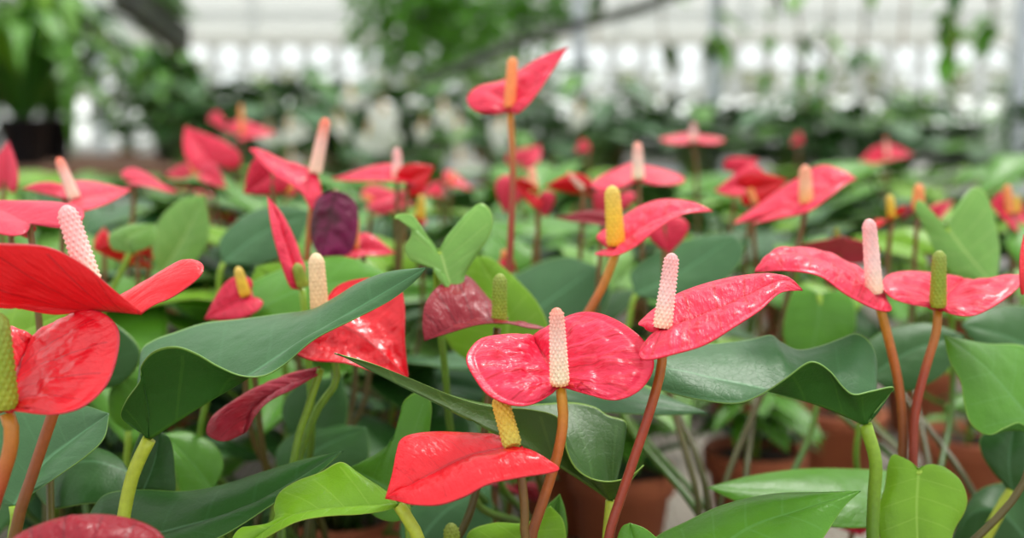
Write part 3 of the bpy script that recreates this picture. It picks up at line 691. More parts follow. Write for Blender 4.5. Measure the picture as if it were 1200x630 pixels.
leaf('dark leaf hanging under the wavy leaf at the right edge', .78,
    [(1186,575,0),(1182,540,0),(1190,490,1)],
    [(1186,575,0),(1165,555,0),(1150,530,.2),(1152,508,.6),(1190,490,1)],
    [(1186,575,0),(1215,560,0),(1225,520,.5),(1190,490,1)], [(1172,598,0),(1150,640,0)], 'deep', 'yellow', rs=.004, nt_=40, ns_=14, seed=17)
leaf('dark leaf in the bottom right corner', .8,
    [(1210,640,0),(1175,600,0),(1140,600,.5),(1112,640,1)],
    [(1210,640,0),(1210,580,1),(1180,565,2),(1140,580,2),(1112,640,1)],
    [(1210,640,0),(1190,690,0),(1140,680,0),(1112,640,1)], None, 'deep', nt_=40, ns_=14, seed=18)
leaf('pale green pronged leaf facing forward above the dark crimson blossom', .73,
    [(515,294,0),(524,322,-.5),(535,353,-1)],
    [(515,294,0),(498,278,.2),(487,255,.6),(472,250,.8),(462,254,.6),(478,262,.4),(482,275,.2),(474,290,0),(482,306,-.2),(502,309,-.4),(515,328,-.8),(535,353,-1)],
    [(515,294,0),(530,272,.6),(548,248,1.2),(565,238,1.4),(577,252,1.2),(574,275,.8),(560,298,.4),(547,318,0),(542,336,-.6),(535,353,-1)],
    [(512,330,2),(520,420,3)], 'pale', 'green', nt_=60, ns_=20, seed=19, mid_dir=(0,-1,.5))
leaf('yellow-green leaf behind the dark crimson blossom', .80,
    [(585,425,0),(595,370,0),(560,300,1)],
    [(585,425,0),(545,420,0),(520,390,.5),(525,340,1),(542,308,1),(560,300,1)],
    [(585,425,0),(625,410,0),(643,390,0),(630,355,.4),(600,322,.8),(575,302,1),(560,300,1)], None, 'lime', nt_=50, ns_=16, seed=20, mid_dir=(0,-1,.3))
leaf('large bright leaf at upper right with raised lobes', .90,
    [(1110,268,0),(1135,300,-.5),(1168,336,-1)],
    [(1110,268,0),(1094,250,.5),(1078,234,1),(1072,245,.8),(1085,270,.4),(1096,295,0),(1120,322,-.5),(1168,336,-1)],
    [(1110,268,0),(1122,240,1),(1140,220,2),(1156,228,2),(1166,258,1.4),(1172,295,.4),(1168,336,-1)],
    [(1112,300,2),(1115,360,3)], 'pale', 'green', nt_=60, ns_=20, seed=21, mid_dir=(0,-1,.5))
leaf('green leaf hanging upright behind the broad blue-green leaf', .90,
    [(960,345,0),(958,380,-.5),(945,430,-1)],
    [(960,345,0),(935,335,1),(922,360,.5),(918,395,0),(930,420,-.5),(945,430,-1)],
    [(960,345,0),(990,340,1),(1003,365,.5),(998,400,0),(975,425,-.5),(945,430,-1)], None, 'mid', nt_=40, ns_=14, seed=22, mid_dir=(0,-1,.4))
leaf('dark leaf behind the stalks of the two right-hand blossoms', .84,
    [(1020,440,0),(1070,410,.4),(1130,392,1)],
    [(1020,440,0),(1012,410,1),(1035,388,2),(1085,378,2),(1130,392,1)],
    [(1020,440,0),(1050,460,-1),(1095,446,-1),(1120,420,0),(1130,392,1)], None, 'deep', nt_=40, ns_=14, seed=23)
leaf('dull green leaf under the pink-red blossom at the right edge', .85,
    [(1230,420,0),(1180,395,.4),(1125,380,1)],
    [(1230,420,0),(1240,380,2),(1200,358,3),(1155,362,2.4),(1125,380,1)],
    [(1230,420,0),(1200,440,-1),(1160,420,-.6),(1125,380,1)], None, 'deep', nt_=40, ns_=14, seed=24)
leaf('pale leaf pointing right from under the central blossom', .73,
    [(600,450,0),(700,462,0),(831,484,0)],
    [(600,450,0),(610,425,2),(680,428,3),(760,455,2),(831,484,0)],
    [(600,450,0),(620,480,-1),(690,482,-1.6),(770,486,-1),(831,484,0)], None, 'blue', nt_=50, ns_=16, seed=25)
leaf('green leaf lying behind the cream spadix', .80,
    [(270,385,0),(350,340,.5),(465,325,1)],
    [(270,385,0),(275,345,2),(330,315,3.5),(400,300,3),(465,325,1)],
    [(270,385,0),(320,395,-1),(400,375,-1),(465,325,1)], None, 'mid', nt_=50, ns_=16, seed=26)
leaf('grey-green leaf left of the folded pink-red blossom', .95,
    [(262,308,0),(305,275,.5),(365,248,1)],
    [(262,308,0),(258,280,1.5),(290,250,3),(330,240,2.4),(365,248,1)],
    [(262,308,0),(300,310,-1),(345,290,-1),(365,248,1)], None, 'blue', nt_=40, ns_=14, seed=27)
leaf('large blue-green leaf behind the tall thin stem', .98,
    [(585,395,0),(640,355,.5),(700,312,1)],
    [(585,395,0),(575,350,2),(610,318,4),(660,300,3.6),(700,312,1)],
    [(585,395,0),(640,405,-1),(695,380,-1),(715,340,0),(700,312,1)], None, 'blue', nt_=40, ns_=14, seed=28)
leaf('blue-green leaf under the golden-spadix blossom', .94,
    [(745,345,0),(800,318,.5),(862,275,1)],
    [(745,345,0),(740,318,1.5),(775,292,3),(825,276,2.6),(862,275,1)],
    [(745,345,0),(800,355,-1),(850,328,-1),(872,295,0),(862,275,1)], None, 'blue', nt_=40, ns_=14, seed=29)
leaf('pale curled leaf on a light stalk behind the left blossom', .92,
    [(152,296,0),(150,280,0),(182,262,.4)],
    [(152,296,0),(132,292,.4),(128,275,1),(150,263,1.4),(182,262,.4)],
    [(152,296,0),(170,292,-.6),(184,280,-.4),(182,262,.4)], [(140,322,0),(126,352,0)], 'pale', 'green', nt_=40, ns_=14, seed=30)
leaf('light green leaf right of the pale curled leaf', .98,
    [(190,320,0),(215,280,.5),(240,228,1)],
    [(190,320,0),(178,295,.6),(185,260,1.4),(210,235,1.6),(240,228,1)],
    [(190,320,0),(225,310,-.4),(245,275,0),(240,228,1)], None, 'pale', nt_=40, ns_=14, seed=31)
leaf('lime leaf behind the yellow-green spadix above the big left leaf', .86,
    [(330,352,0),(318,330,.3),(300,312,.6)],
    [(330,352,0),(310,358,0),(292,340,.3),(300,312,.6)],
    [(330,352,0),(338,325,.6),(328,308,1),(300,312,.6)], None, 'lime', nt_=40, ns_=14, seed=32)
leaf('long bright leaf behind the left blossoms at the left edge', .72,
    [(-40,415,0),(20,392,.3),(85,362,.6)],
    [(-40,415,0),(-50,385,2),(0,360,2.6),(50,352,1.8),(85,362,.6)],
    [(-40,415,0),(-10,425,-1),(50,405,-.6),(85,362,.6)], None, 'lime', nt_=40, ns_=14, seed=33)
leaf('dark leaf behind the notch of the glossy red blossom', .76,
    [(70,460,0),(80,410,.4),(60,370,1)],
    [(70,460,0),(35,440,.4),(28,400,1),(60,370,1)],
    [(70,460,0),(140,450,0),(165,410,.4),(120,372,1),(60,370,1)], None, 'deep', nt_=40, ns_=14, seed=34)
leaf('light green leaf low in the centre under the scarlet blossom', .66,
    [(600,670,0),(620,630,.2),(645,592,1)],
    [(600,670,0),(555,660,.5),(548,625,1),(580,612,1.2),(620,612,1),(645,592,1)],
    [(600,670,0),(640,665,0),(662,640,.3),(660,610,.8),(645,592,1)], None, 'lime', nt_=40, ns_=14, seed=35)
leaf('narrow bright leaf sprout left of the terracotta pot', .68,
    [(648,650,0),(650,610,.2),(656,578,.4)],
    [(648,650,0),(632,635,.2),(636,600,.4),(656,578,.4)],
    [(648,650,0),(664,630,0),(663,600,.2),(656,578,.4)], None, 'mid', nt_=30, ns_=10, seed=36)
leaf('dull blue-green leaf low between the scarlet blossom and its stalk', .80,
    [(475,655,0),(520,600,.5),(575,570,1)],
    [(475,655,0),(470,610,2),(505,575,3),(545,562,2.4),(575,570,1)],
    [(475,655,0),(530,660,-1),(575,620,-.6),(575,570,1)], None, 'blue', nt_=40, ns_=14, seed=37)
leaf('dark leaf in shade under the twisted crimson blossom', .84,
    [(345,520,0),(380,470,.4),(400,440,1)],
    [(345,520,0),(330,480,1),(350,450,1.6),(400,440,1)],
    [(345,520,0),(395,515,-.6),(408,480,0),(400,440,1)], None, 'deep', nt_=40, ns_=14, seed=38)
leaf('dark leaf above the tip of the long dark leaf', .82,
    [(330,560,0),(375,525,.4),(430,500,1)],
    [(330,560,0),(325,525,1.5),(365,498,2.2),(430,500,1)],
    [(330,560,0),(385,565,-1),(430,540,-.4),(430,500,1)], None, 'deep', nt_=40, ns_=14, seed=39)
b_ = empty('anthurium_bud', at(528, 660, .66), 'small closed green bud poking up at the bottom below the scarlet blossom', 'bud')
pts, e = stem_path([(530, 640, 0), (531, 660, 0)], .66); b_.location = e
bpy.context.view_layer.update()
spadix(at(531, 646, .66), at(528, 612, .66), .0045, .0038, 'green', b_, fine=True)
tube(pts, [.0025, .003], 'stem', ST['green'], b_, seg=8, n=20)

rg_ = random.Random(5)
for i in range(34):
    x = -30 + (i % 12) * 60 + rg_.uniform(-20, 20); y = 455 + (i // 12) * 62 + rg_.uniform(-18, 18)
    if x > 640: continue
    D_ = rg_.uniform(.88, 1.12); ang = rg_.uniform(0, 6.28); ln = rg_.uniform(100, 145)
    c_, s_ = math.cos(ang), math.sin(ang)
    soft_leaf((x, y), D_, (c_*ln, s_*ln*.45 + 12, ln*.5), (-s_*ln*.75, c_*ln*.34, ln*.5), ('deep','deep','mid','deep','blue')[i % 5],
              'dark leaf in the shaded tangle low behind the foreground blossoms', 'shaded leaves low behind the foreground blossoms')
for i in range(22):
    x = -20 + (i % 11) * 122 + rg_.uniform(-25, 25); y = (300, 352)[i // 11] + rg_.uniform(-18, 18)
    D_ = rg_.uniform(1.0, 1.2); ang = rg_.uniform(0, 6.28); ln = rg_.uniform(85, 120)
    c_, s_ = math.cos(ang), math.sin(ang)
    soft_leaf((x, y), D_, (c_*ln, s_*ln*.45 - 8, ln*.5), (-s_*ln*.75, c_*ln*.34, ln*.5), ('mid','pale','deep','mid','lime')[i % 5],
              'soft green leaf in the blurred foliage between the foreground and the rear blossoms', 'blurred leaves between the blossoms')
# ================================================================ bench, pots and plants on it
def lathe(prof, name, mats, parent=None, seg=36, loc=(0,0,0)):
    bm = bmesh.new(); rings = []
    for r, z in prof:
        rings.append([bm.verts.new((r*math.cos(2*PI*k/seg), r*math.sin(2*PI*k/seg), z)) for k in range(seg)])
    for i in range(len(prof)-1):
        for k in range(seg):
            f = bm.faces.new((rings[i][k], rings[i][(k+1)%seg], rings[i+1][(k+1)%seg], rings[i+1][k])); f.smooth = True
    bm.faces.new(rings[0][::-1]); bm.faces.new(rings[-1])
    bmesh.ops.recalc_face_normals(bm, faces=bm.faces)
    me = bpy.data.meshes.new(name); bm.to_mesh(me); bm.free()
    for m in mats: me.materials.append(m)
    o = bpy.data.objects.new(name, me); o.location = loc; C.objects.link(o)
    if parent: o.parent = parent
    return o
def box(bm, x0, x1, y0, y1, z0, z1):
    v = [bm.verts.new(p) for p in ((x0,y0,z0),(x1,y0,z0),(x1,y1,z0),(x0,y1,z0),(x0,y0,z1),(x1,y0,z1),(x1,y1,z1),(x0,y1,z1))]
    for q in ((3,2,1,0),(4,5,6,7),(0,1,5,4),(1,2,6,5),(2,3,7,6),(3,0,4,7)): bm.faces.new([v[i] for i in q])
def boxes(name, lst, mat, parent=None, label=None, cat=None, kind=None, bevel=0):
    bm = bmesh.new()
    for b in lst: box(bm, *b)
    me = bpy.data.meshes.new(name); bm.to_mesh(me); bm.free()
    o = link(name, me, parent, [mat])
    if bevel:
        md = o.modifiers.new('bevel', 'BEVEL'); md.width = bevel; md.segments = 2
    return tag(o, label, cat, None, kind)

terra = plain('terracotta', (.42, .12, .045), .8, col2=(.33, .085, .035), scale=18, bump=.0006)
soilm = plain('potting_soil', (.03, .018, .012), 1, col2=(.06, .035, .02), scale=120, bump=.004)
# woven ground-cover fabric: pale threads over dark, its own weave
def fabric():
    m, nt, out = newmat('woven_bench_fabric')
    tc = N(nt, 'ShaderNodeTexCoord')
    w1 = N(nt, 'ShaderNodeTexWave', Scale=28.0, Distortion=2.5); w1.bands_direction = 'X'
    w1.inputs['Detail'].default_value = 3
    nz = N(nt, 'ShaderNodeTexNoise', Scale=60.0, Detail=5.0)
    for n in (w1, nz): nt.links.new(tc.outputs['Object'], n.inputs['Vector'])
    p = N(nt, 'ShaderNodeBsdfPrincipled', Roughness=.95)
    c = mixc(nt, w1.outputs[0], (.2, .17, .14), (.46, .42, .36))
    nt.links.new(mixc(nt, math_n(nt, 'MULTIPLY', nz.outputs[0], .7), c, (.34, .3, .25)), p.inputs['Base Color'])
    b = N(nt, 'ShaderNodeBump', Strength=.7, Distance=.002); nt.links.new(w1.outputs[0], b.inputs['Height'])
    nt.links.new(b.outputs[0], p.inputs['Normal']); nt.links.new(p.outputs[0], out.inputs[0])
    return m
FAB = fabric()
galv = plain('galvanised_steel', (.52, .56, .60), .45, .3, col2=(.42, .46, .5), scale=12)
conc = plain('concrete_floor', (.36, .34, .31), .9, col2=(.27, .25, .23), scale=4, bump=.002)
blackp = plain('black_plastic', (.012, .014, .018), .5)
wood = plain('bark_chips', (.2, .09, .045), .95, col2=(.12, .06, .035), scale=26, bump=.006)
whitew = plain('white_painted_timber', (.62, .6, .57), .7, col2=(.5, .48, .45), scale=9)

def bench(label, x0, x1, y0, y1, z, top, edge=galv):
    r = empty('growing_bench', ((x0+x1)/2, (y0+y1)/2, 0), label, 'bench')
    boxes('bench_top', [(x0, x1, y0, y1, z-.02, z)], top, r)
    boxes('bench_rim', [(x0-.03, x1+.03, y0-.03, y0, z-.07, z+.012), (x0-.03, x1+.03, y1, y1+.03, z-.07, z+.012),
                        (x0-.03, x0, y0, y1, z-.07, z+.012), (x1, x1+.03, y0, y1, z-.07, z+.012)], edge, r)
    for lx in (x0+.2, x1-.25):
        for ly in (y0+.15, y1-.2): boxes('leg', [(lx, lx+.05, ly, ly+.05, 0, z-.02)], galv, r)
    return r
bench('long bench under the potted anthuriums, covered with grey woven fabric', -1.9, 1.9, .2, 3.5, BENCH, FAB)

def make_pot(x, y, label, r=.056, h=.105, z=BENCH):
    root = empty('terracotta_pot', (x, y, z), label, 'pot', 'terracotta pots on the anthurium bench')
    pot_mesh(root, r, h); return root
def pot_mesh(root, r=.056, h=.105):
    k = r/.056
    lathe([(.038*k,0),(.040*k,.002),(.051*k,h-.026),(.0565*k,h-.025),(.058*k,h-.004),(.056*k,h),(.053*k,h),(.052*k,h-.012),(.046*k,h-.018)], 'pot', [terra], root)
    lathe([(.045*k,h-.03),(.052*k,h-.014),(.03*k,h-.011),(.008*k,h-.012)], 'soil', [soilm], root, seg=28)

pot0 = make_pot(POTS[0][0], POTS[0][1], 'terracotta pot in the front rows under the foreground anthuriums')
def dup_children(root, new):
    for ch in root.children:
        c = ch.copy(); C.objects.link(c); c.parent = new
        for g in ch.children:
            d = g.copy(); C.objects.link(d); d.parent = c
for (x, y) in POTS[1:27]:
    r = pot0.copy(); C.objects.link(r); r.location = (x, y, BENCH); dup_children(pot0, r)

# leaf prototypes for the plants behind (kept only as meshes)
def leaf_proto(r, h, ln, w, tilt, col, droop, nt_=16, ns_=6):
    att = Vector((r, 0, h)); d = Vector((math.cos(tilt), 0, math.sin(tilt))); sd = Vector((0, 1, 0)); n = Vector((-math.sin(tilt), 0, math.cos(tilt)))
    def pt(a, b): return tuple(att + d*a*ln + sd*b*w + n*((2*b)**2*.12*w - droop*max(a,0)**2*ln - .1*ln*min(a,0)**2*4))
    M = [pt(a,0) for a in (0,.33,.66,1)]; A = [pt(a,-b) for a,b in HEART]; B = [pt(a,b) for a,b in HEART]
    P, U, V, md = blade_grid(M, A, B, nt_=nt_, ns_=ns_, quilt=.0006, bulge=(.004,.004), wav=.004, seed=r*100)
    o = sheet(P, U, V, 'leaf', L[col] if isinstance(col, str) else col, None, .0006, Vector((0,0,1)))
    me = o.data; bpy.data.objects.remove(o)
    t = tube([(.004,0,0),(r*.3,0,h*.5),(r*.8,0,h*.9),tuple(att)], [.003,.0024,.002], 'petiole', ST['green'], None, seg=6, n=12)
    pm = t.data; bpy.data.objects.remove(t)
    return me, pm
def anth_protos(cols):
    out = []
    for i in range(10):
        rr = random.uniform(.05,.13); hh = random.uniform(.12,.30)
        ln = random.uniform(.10,.16)
        out.append(leaf_proto(rr, hh, ln, ln*random.uniform(.6,.75), random.uniform(-.5,.35), cols[i % len(cols)], random.uniform(.1,.35)))
    return out
PROT = anth_protos(['blue','mid','deep','mid','lime','lime','deep','mid','mid','pale'])
def put_leaf(root, me, pm, z, rz, s, zs=1.0):
    lf = bpy.data.objects.new('leaf', me); C.objects.link(lf); lf.parent = root
    lf.location = (0, 0, z); lf.rotation_euler.z = rz; lf.scale = (s, s, zs)
    md = lf.modifiers.new('thickness', 'SOLIDIFY'); md.thickness = .0007; md.offset = -1; md.material_offset = 1
    if pm:
        pe = bpy.data.objects.new('petiole', pm); C.objects.link(pe); pe.parent = lf
    return lf
def potted_anthurium(x, y, seed, label, n=10, zs=1.0, z=BENCH, group='leafy potted anthuriums behind', sc=1.0):
    rg = random.Random(seed)
    root = empty('potted_anthurium', (x, y, z), label, 'potted plant', group, rz=rg.random()*6)
    pot_mesh2(root)
    for k in range(n):
        me, pm = PROT[rg.randrange(len(PROT))]
        put_leaf(root, me, pm, .09, 2*PI*k/n + rg.uniform(-.3,.3), rg.uniform(.85,1.2)*sc, zs*rg.uniform(.8,1.15))
    return root
_p, _s = pot0.children[0], pot0.children[1]
def pot_mesh2(root, s=1.0):
    for q in (_p, _s):
        c = q.copy(); C.objects.link(c); c.parent = root; c.scale = (s, s, s)
rows_txt = {0: 'first', 1: 'second', 2: 'third', 3: 'fourth', 4: 'fifth', 5: 'sixth', 6: 'seventh'}
for i, (x, y) in enumerate(BACK):
    potted_anthurium(x, y, i, 'leafy potted anthurium in the blurred rows behind the foreground blossoms', n=10 if y < 2.2 else 8,
                     zs=.92 if y < 1.2 else 1.0 if y < 2.2 else .86, sc=1.0 + .05*y)

# small-leaved young plants in the pots one can see ----------------------------
def slim_leaf(r, h, ln, w, tilt, mats, nt_=12, ns_=4):
    att = Vector((r, 0, h)); d = Vector((math.cos(tilt), 0, math.sin(tilt)))
    prof = [(0,0),(.12,.28),(.35,.5),(.65,.4),(.88,.16),(1,0)]
    def pt(a,b): return tuple(att + d*a*ln + Vector((0,1,0))*b*w + Vector((0,0,1))*(abs(b)*.2*w - .35*ln*a*a))
    M = [pt(a,0) for a in (0,.5,1)]; A = [pt(a,-b) for a,b in prof]; B = [pt(a,b) for a,b in prof]
    P,U,V,md = blade_grid(M,A,B,nt_=nt_,ns_=ns_,tl=.05,bulge=(.001,.001))
    o = sheet(P,U,V,'leaf',mats,None,0,Vector((0,0,1))); me = o.data; bpy.data.objects.remove(o); return me
SLIM = [slim_leaf(.008, random.uniform(.01,.09), random.uniform(.06,.10), random.uniform(.025,.035), random.uniform(0,1.0), L['mid' if i % 3 else 'deep']) for i in range(8)]
def young(x, y, label, seed, n=22, s=1.0, leaves=True):
    rg = random.Random(seed)
    root = empty('potted_seedling', (x, y, BENCH), label, 'potted plant', None)
    pot_mesh2(root)
    tube([(0,0,.09),(.003,.002,.13),(0,0,.18)], [.004,.003], 'stem', ST['green'], None, seg=6, n=8).parent = root
    for k in range(n):
        put_leaf(root, SLIM[rg.randrange(8)], None, .09, 2.4*k, s*rg.uniform(.8,1.1), s)
    return root
young(*SHOWN_POTS[0], 'young plant with slim leaves in the terracotta pot right of the central stalks', 1)
young(*SHOWN_POTS[1], 'young plant with slim leaves in the terracotta pot under the broad blue-green leaf', 2, n=26)
young(*SHOWN_POTS[2], 'young plant in the dark red pot behind the two stalks at right', 3, n=10, s=.7)
young(*SHOWN_POTS[3], 'young plant in the terracotta pot under the wavy right-edge leaf', 4, n=8, s=.7)
young(*SHOWN_POTS[4], 'young plant in the small pot left of the green standing leaf', 5, n=14, s=.9)
young(*SHOWN_POTS[5], 'young plant in the shaded pot between the left leaves', 6, n=14, s=.9)

# ================================================================ second row of benches
boxes('floor', [(-9, 9, -3, 14.2, -.1, 0)], conc, kind='structure')
bench('low bench behind with the white-flowered anthuriums', -1.6, 2.3, 3.85, 5.7, .80, FAB)
bench('high bench at left covered with brown bark chips', -4.6, -1.0, 5.2, 8.4, .96, wood, wood)
bench('pale timber-edged bench at far right', 1.5, 4.2, 5.9, 7.2, .93, whitew, whitew)
# white-flowered anthuriums and dark leafy ones
PROTB = anth_protos(['deep','deep','blue','mid'])
def bushy(x, y, z, seed, label, n, sc, zs, protos, group, potcol=None):
    rg = random.Random(seed)
    root = empty('potted_foliage_plant', (x, y, z), label, 'potted plant', group, rz=rg.random()*6)
    pot_mesh2(root, 1.3)
    for k in range(n):
        me, pm = protos[rg.randrange(len(protos))]
        put_leaf(root, me, pm, .1, 2.4*k + rg.uniform(-.3,.3), rg.uniform(.9,1.3)*sc, zs*rg.uniform(.5,1.25))
    return root
k = 0
for Y in (4.75, 5.05, 5.45):
    X = -1.35 + (k % 2) * .12
    while X < 2.1:
        bushy(X, Y, .80, 50 + k, 'dark leafy plant in the blurred row with the white blossoms', 20, 1.5, 1.5 if X < .35 else 1.2, PROTB, 'dark leafy plants on the low bench behind'); k += 1
        X += .42
WP = [(-.92,4.12),(-.62,4.15),(-.32,4.12),(-.04,4.15),(.24,4.12)]
for i_, (x_, y_) in enumerate(WP):
    bushy(x_, y_, .80, 80 + i_, 'low dark leafy plant that carries the white blossoms', 10, 1.2, .85, PROTB, 'leafy plants that carry the white blossoms')
def white_flower(x, y, D, T, Sd, label, spx=None):
    M, A, B = heart_pts((x, y, 0), T, Sd, 4, 3)
    T = tuple(v_*1.35 for v_ in T); Sd = tuple(v_*1.35 for v_ in Sd)
    a = at(x, y, D); w_ = min(WP, key=lambda q: abs(q[0]-a.x)); e = Vector((w_[0] + random.uniform(-.03,.03), w_[1] + random.uniform(-.03,.03), .915))
    root = empty('white_anthurium_flower', e, label, 'flower', 'white blossoms on the bench behind')
    P,U,V,md = blade_grid(hconv(M,D), hconv(A,D), hconv(B,D), nt_=20, ns_=6, bulge=(.003,.003), mid_dir=(0,-1,.3))
    sheet(P,U,V,'spathe',S['white'],root,.0008,Vector(md))
    spadix(at(x,y,D-.004), at(x+random.uniform(-4,4), y-18, D-.02), .007, .005, 'cream', root, fine=False)
    tube([tuple(a), tuple(a*.4+e*.6+Vector((0,.01,0))), tuple(e)], [.004,.005], 'stem', ST['green'], root, seg=6, n=12)
for i,(x,y,T,Sd,lab) in enumerate([
    (448,132,(6,34,0),(34,2,5),'upper white blossom left of the red-lobed spadix'),
    (430,158,(22,24,0),(-24,24,5),'lower left white blossom in the pair above the red-lobed spadix'),
    (455,160,(-6,24,0),(32,4,5),'lower right white blossom in the pair above the red-lobed spadix'),
    (412,114,(0,18,0),(28,0,5),'roundish white blossom at upper left of the white group'),
    (338,152,(28,6,0),(-8,28,5),'white blossom between the upper-left reds and the coral-tipped spadix'),
    (312,160,(14,14,0),(20,-10,5),'smaller white blossom beside the upper-left reds'),
    (398,146,(6,20,0),(20,0,5),'white blossom right of the coral-tipped spadix'),
    (520,132,(14,18,0),(-20,18,5),'upper white blossom of the middle group'),
    (536,150,(2,34,0),(24,2,5),'long white blossom of the middle group'),
    (540,190,(34,8,0),(-6,24,5),'lowest white blossom of the middle group, lying flat'),
    (586,150,(2,36,0),(26,0,5),'white blossom just left of the tall stem'),
    (494,152,(0,18,0),(18,0,5),'small round white blossom between the two white groups'),
    (680,132,(-10,24,0),(20,8,5),'white blossom right of the tall red one, blurred'),
    (340,190,(20,4,0),(-4,18,5),'pale blossom behind the narrow drooping spathe')]):
    white_flower(x, y, 3.92 + (i % 3) * .08, T, Sd, lab)

# arching broad-leaved plants at the left
def arch_leaf(ln, w, rise, mats, nt_=18, ns_=4, arc=1.0):
    prof = [(0,0),(.1,.2),(.3,.48),(.55,.5),(.8,.3),(1,0)]
    def pt(a,b):
        x = .05*ln + a*ln*.95; z = rise*math.sin(min(a*1.25,1.25)*PI*.62)*1.0 - arc*.42*ln*a**2.4
        return (x, b*w, z + abs(b)*.3*w)
    M = [pt(a,0) for a in (0,.25,.5,.75,1)]; A = [pt(a,-b) for a,b in prof]; B = [pt(a,b) for a,b in prof]
    P,U,V,md = blade_grid(M,A,B,nt_=nt_,ns_=ns_,tl=.03,bulge=(.003,.003))
    o = sheet(P,U,V,'leaf',mats,None,0,Vector((0,0,1))); me = o.data; bpy.data.objects.remove(o); return me
ARCH = [arch_leaf(random.uniform(.5,.8), random.uniform(.09,.17), random.uniform(.25,.55), L[c]) for c in ('mid','deep','mid','lime','blue','pale','mid','mid')]
def archplant(x, y, z, seed, label, n, s, pot='black', ps=3.0):
    rg = random.Random(seed)
    root = empty('arching_foliage_plant', (x, y, z), label, 'potted plant', None)
    h = .11*ps
    lathe([(.038*ps,0),(.04*ps,.002),(.055*ps,h-.01),(.06*ps,h-.01),(.06*ps,h),(.055*ps,h),(.05*ps,h-.03)], 'pot', [blackp], root)
    lathe([(.05*ps,h-.05),(.052*ps,h-.03),(.01*ps,h-.028)], 'soil', [soilm], root)
    for k in range(n):
        lf = put_leaf(root, ARCH[rg.randrange(8)], None, h-.03, 2.4*k + rg.uniform(-.3,.3), s*rg.uniform(.7,1.1), s*rg.uniform(.6,1.5))
        lf.rotation_euler.y = rg.uniform(-.7, .1)
archplant(-2.6, 6.1, .96, 1, 'arching green plant in the black pot at the far left', 34, 1.0, ps=2.3)
archplant(-1.95, 6.6, .96, 2, 'arching green plant right of the one in the black pot', 36, .75, ps=1.6)
archplant(-2.9, 7.2, .96, 3, 'tall arching plant behind the black pot at far left', 40, 1.35, ps=2.4)
archplant(-1.75, 7.8, .96, 4, 'arching plant at the right end of the bark bench', 24, .5, ps=1.5)
archplant(-3.6, 7.8, .96, 7, 'tall arching plant at the back of the bark bench', 40, 1.1, ps=1.8)
archplant(-3.5, 6.6, .96, 8, 'arching plant cut by the left edge', 44, 1.3, ps=2.0)
archplant(-2.2, 7.3, .96, 10, 'arching plant in the middle of the bark bench', 34, .8, ps=1.6)
archplant(2.15, 6.3, .93, 5, 'leafy arching plant at right before the pale bench edge', 26, .6, ps=1.2)
archplant(2.9, 6.5, .93, 6, 'leafy arching plant at the far right', 26, .62, ps=1.2)
archplant(1.7, 6.8, .93, 9, 'leafy arching plant left of the far right steel post', 26, .6, ps=1.2)
# row of bushes along the back
for i in range(15):
    x = -3.0 + i * .55
    bushy(x, 8.9 + .3*(i % 2), .85, 200+i, 'leafy bush in the back row before the glass wall', 20, 2.0, 1.15 if x < .6 else .8, PROT if i % 3 else PROTB, 'bushes in the back row')
bench('long bench under the bushes before the glass wall', -3.4, 5.2, 8.6, 9.6, .85, FAB)
# black crop tray
boxes('black_tray', [(1.25,1.62,4.3,4.7,.80,.80+.1)], blackp, None, 'black plastic tray at right on the bench behind', 'tray', bevel=.01)
t_ = boxes('black_tray', [(2.25,2.7,6.0,6.2,.93,1.0)], blackp, None, 'black plastic tray at the far right edge', 'tray', bevel=.01)

# ================================================================ hanging and climbing plants
def cloud_mesh(center_r, n, leafsz, seed, squash=(1,1,1), name='foliage', mats=None):
    rg = random.Random(seed); bm = bmesh.new(); uvl = bm.loops.layers.uv.new('UV')
    for k in range(n):
        d = Vector((rg.gauss(0,1), rg.gauss(0,1), rg.gauss(0,1))).normalized() * center_r * rg.random()**.4
        p = Vector((d.x*squash[0], d.y*squash[1], d.z*squash[2]))
        a = Vector((rg.gauss(0,1), rg.gauss(0,1), rg.gauss(-.4,.6))).normalized(); b = a.cross(Vector((rg.gauss(0,1), rg.gauss(0,1), rg.gauss(0,1)))).normalized()
        sz = leafsz * rg.uniform(.6,1.2); n_ = a.cross(b)
        v = [bm.verts.new(q) for q in (p, p+a*sz*.5+b*sz*.28+n_*sz*.1, p+a*sz, p+a*sz*.5-b*sz*.28+n_*sz*.1)]
        f = bm.faces.new(v)
        for lp, u in zip(f.loops, ((.5,0),(.9,.5),(.5,1),(.1,.5))): lp[uvl].uv = u
    me = bpy.data.meshes.new(name); bm.to_mesh(me); bm.free()
    for m in mats: me.materials.append(m)
    return me
def hanging(x, y, D, r, n, lz, seed, label, squash=(1,1,1), col='mid', top=3.05):
    c = at(x, y, D); root = empty('hanging_plant', c, label, 'hanging plant')
    me = cloud_mesh(r, n, lz, seed, squash, mats=[L[col][0]]); o = link('foliage', me, None); o.parent = root
    b = lathe([(.05,-.09),(.09,-.08),(.12,.02),(.125,.02),(.115,.0)], 'basket', [blackp], root)
    for q in (0, 2.1, 4.2):
        t = tube([(.11*math.cos(q), .11*math.sin(q), .02), (.04*math.cos(q), .04*math.sin(q), .3), (0, 0, min(.6, top - c.z))], [.002, .002], 'wire', galv, None, seg=5, n=6); t.parent = root
    t = tube([(0,0,min(.6, top-c.z)-.01), (0,0,top-c.z)], [.003,.003], 'hook', galv, None, seg=5, n=4); t.parent = root
hanging(500, 20, 7.5, .55, 900, .12, 1, 'large hanging plant overhead at the centre left', (1,.6,.75))
hanging(615, 10, 8.2, .42, 420, .12, 2, 'thin hanging plant right of the large one', (1,.6,.8))
hanging(560, 60, 8.6, .35, 300, .10, 3, 'lower trailing plant below the large hanging one', (1,.6,.8), 'pale')
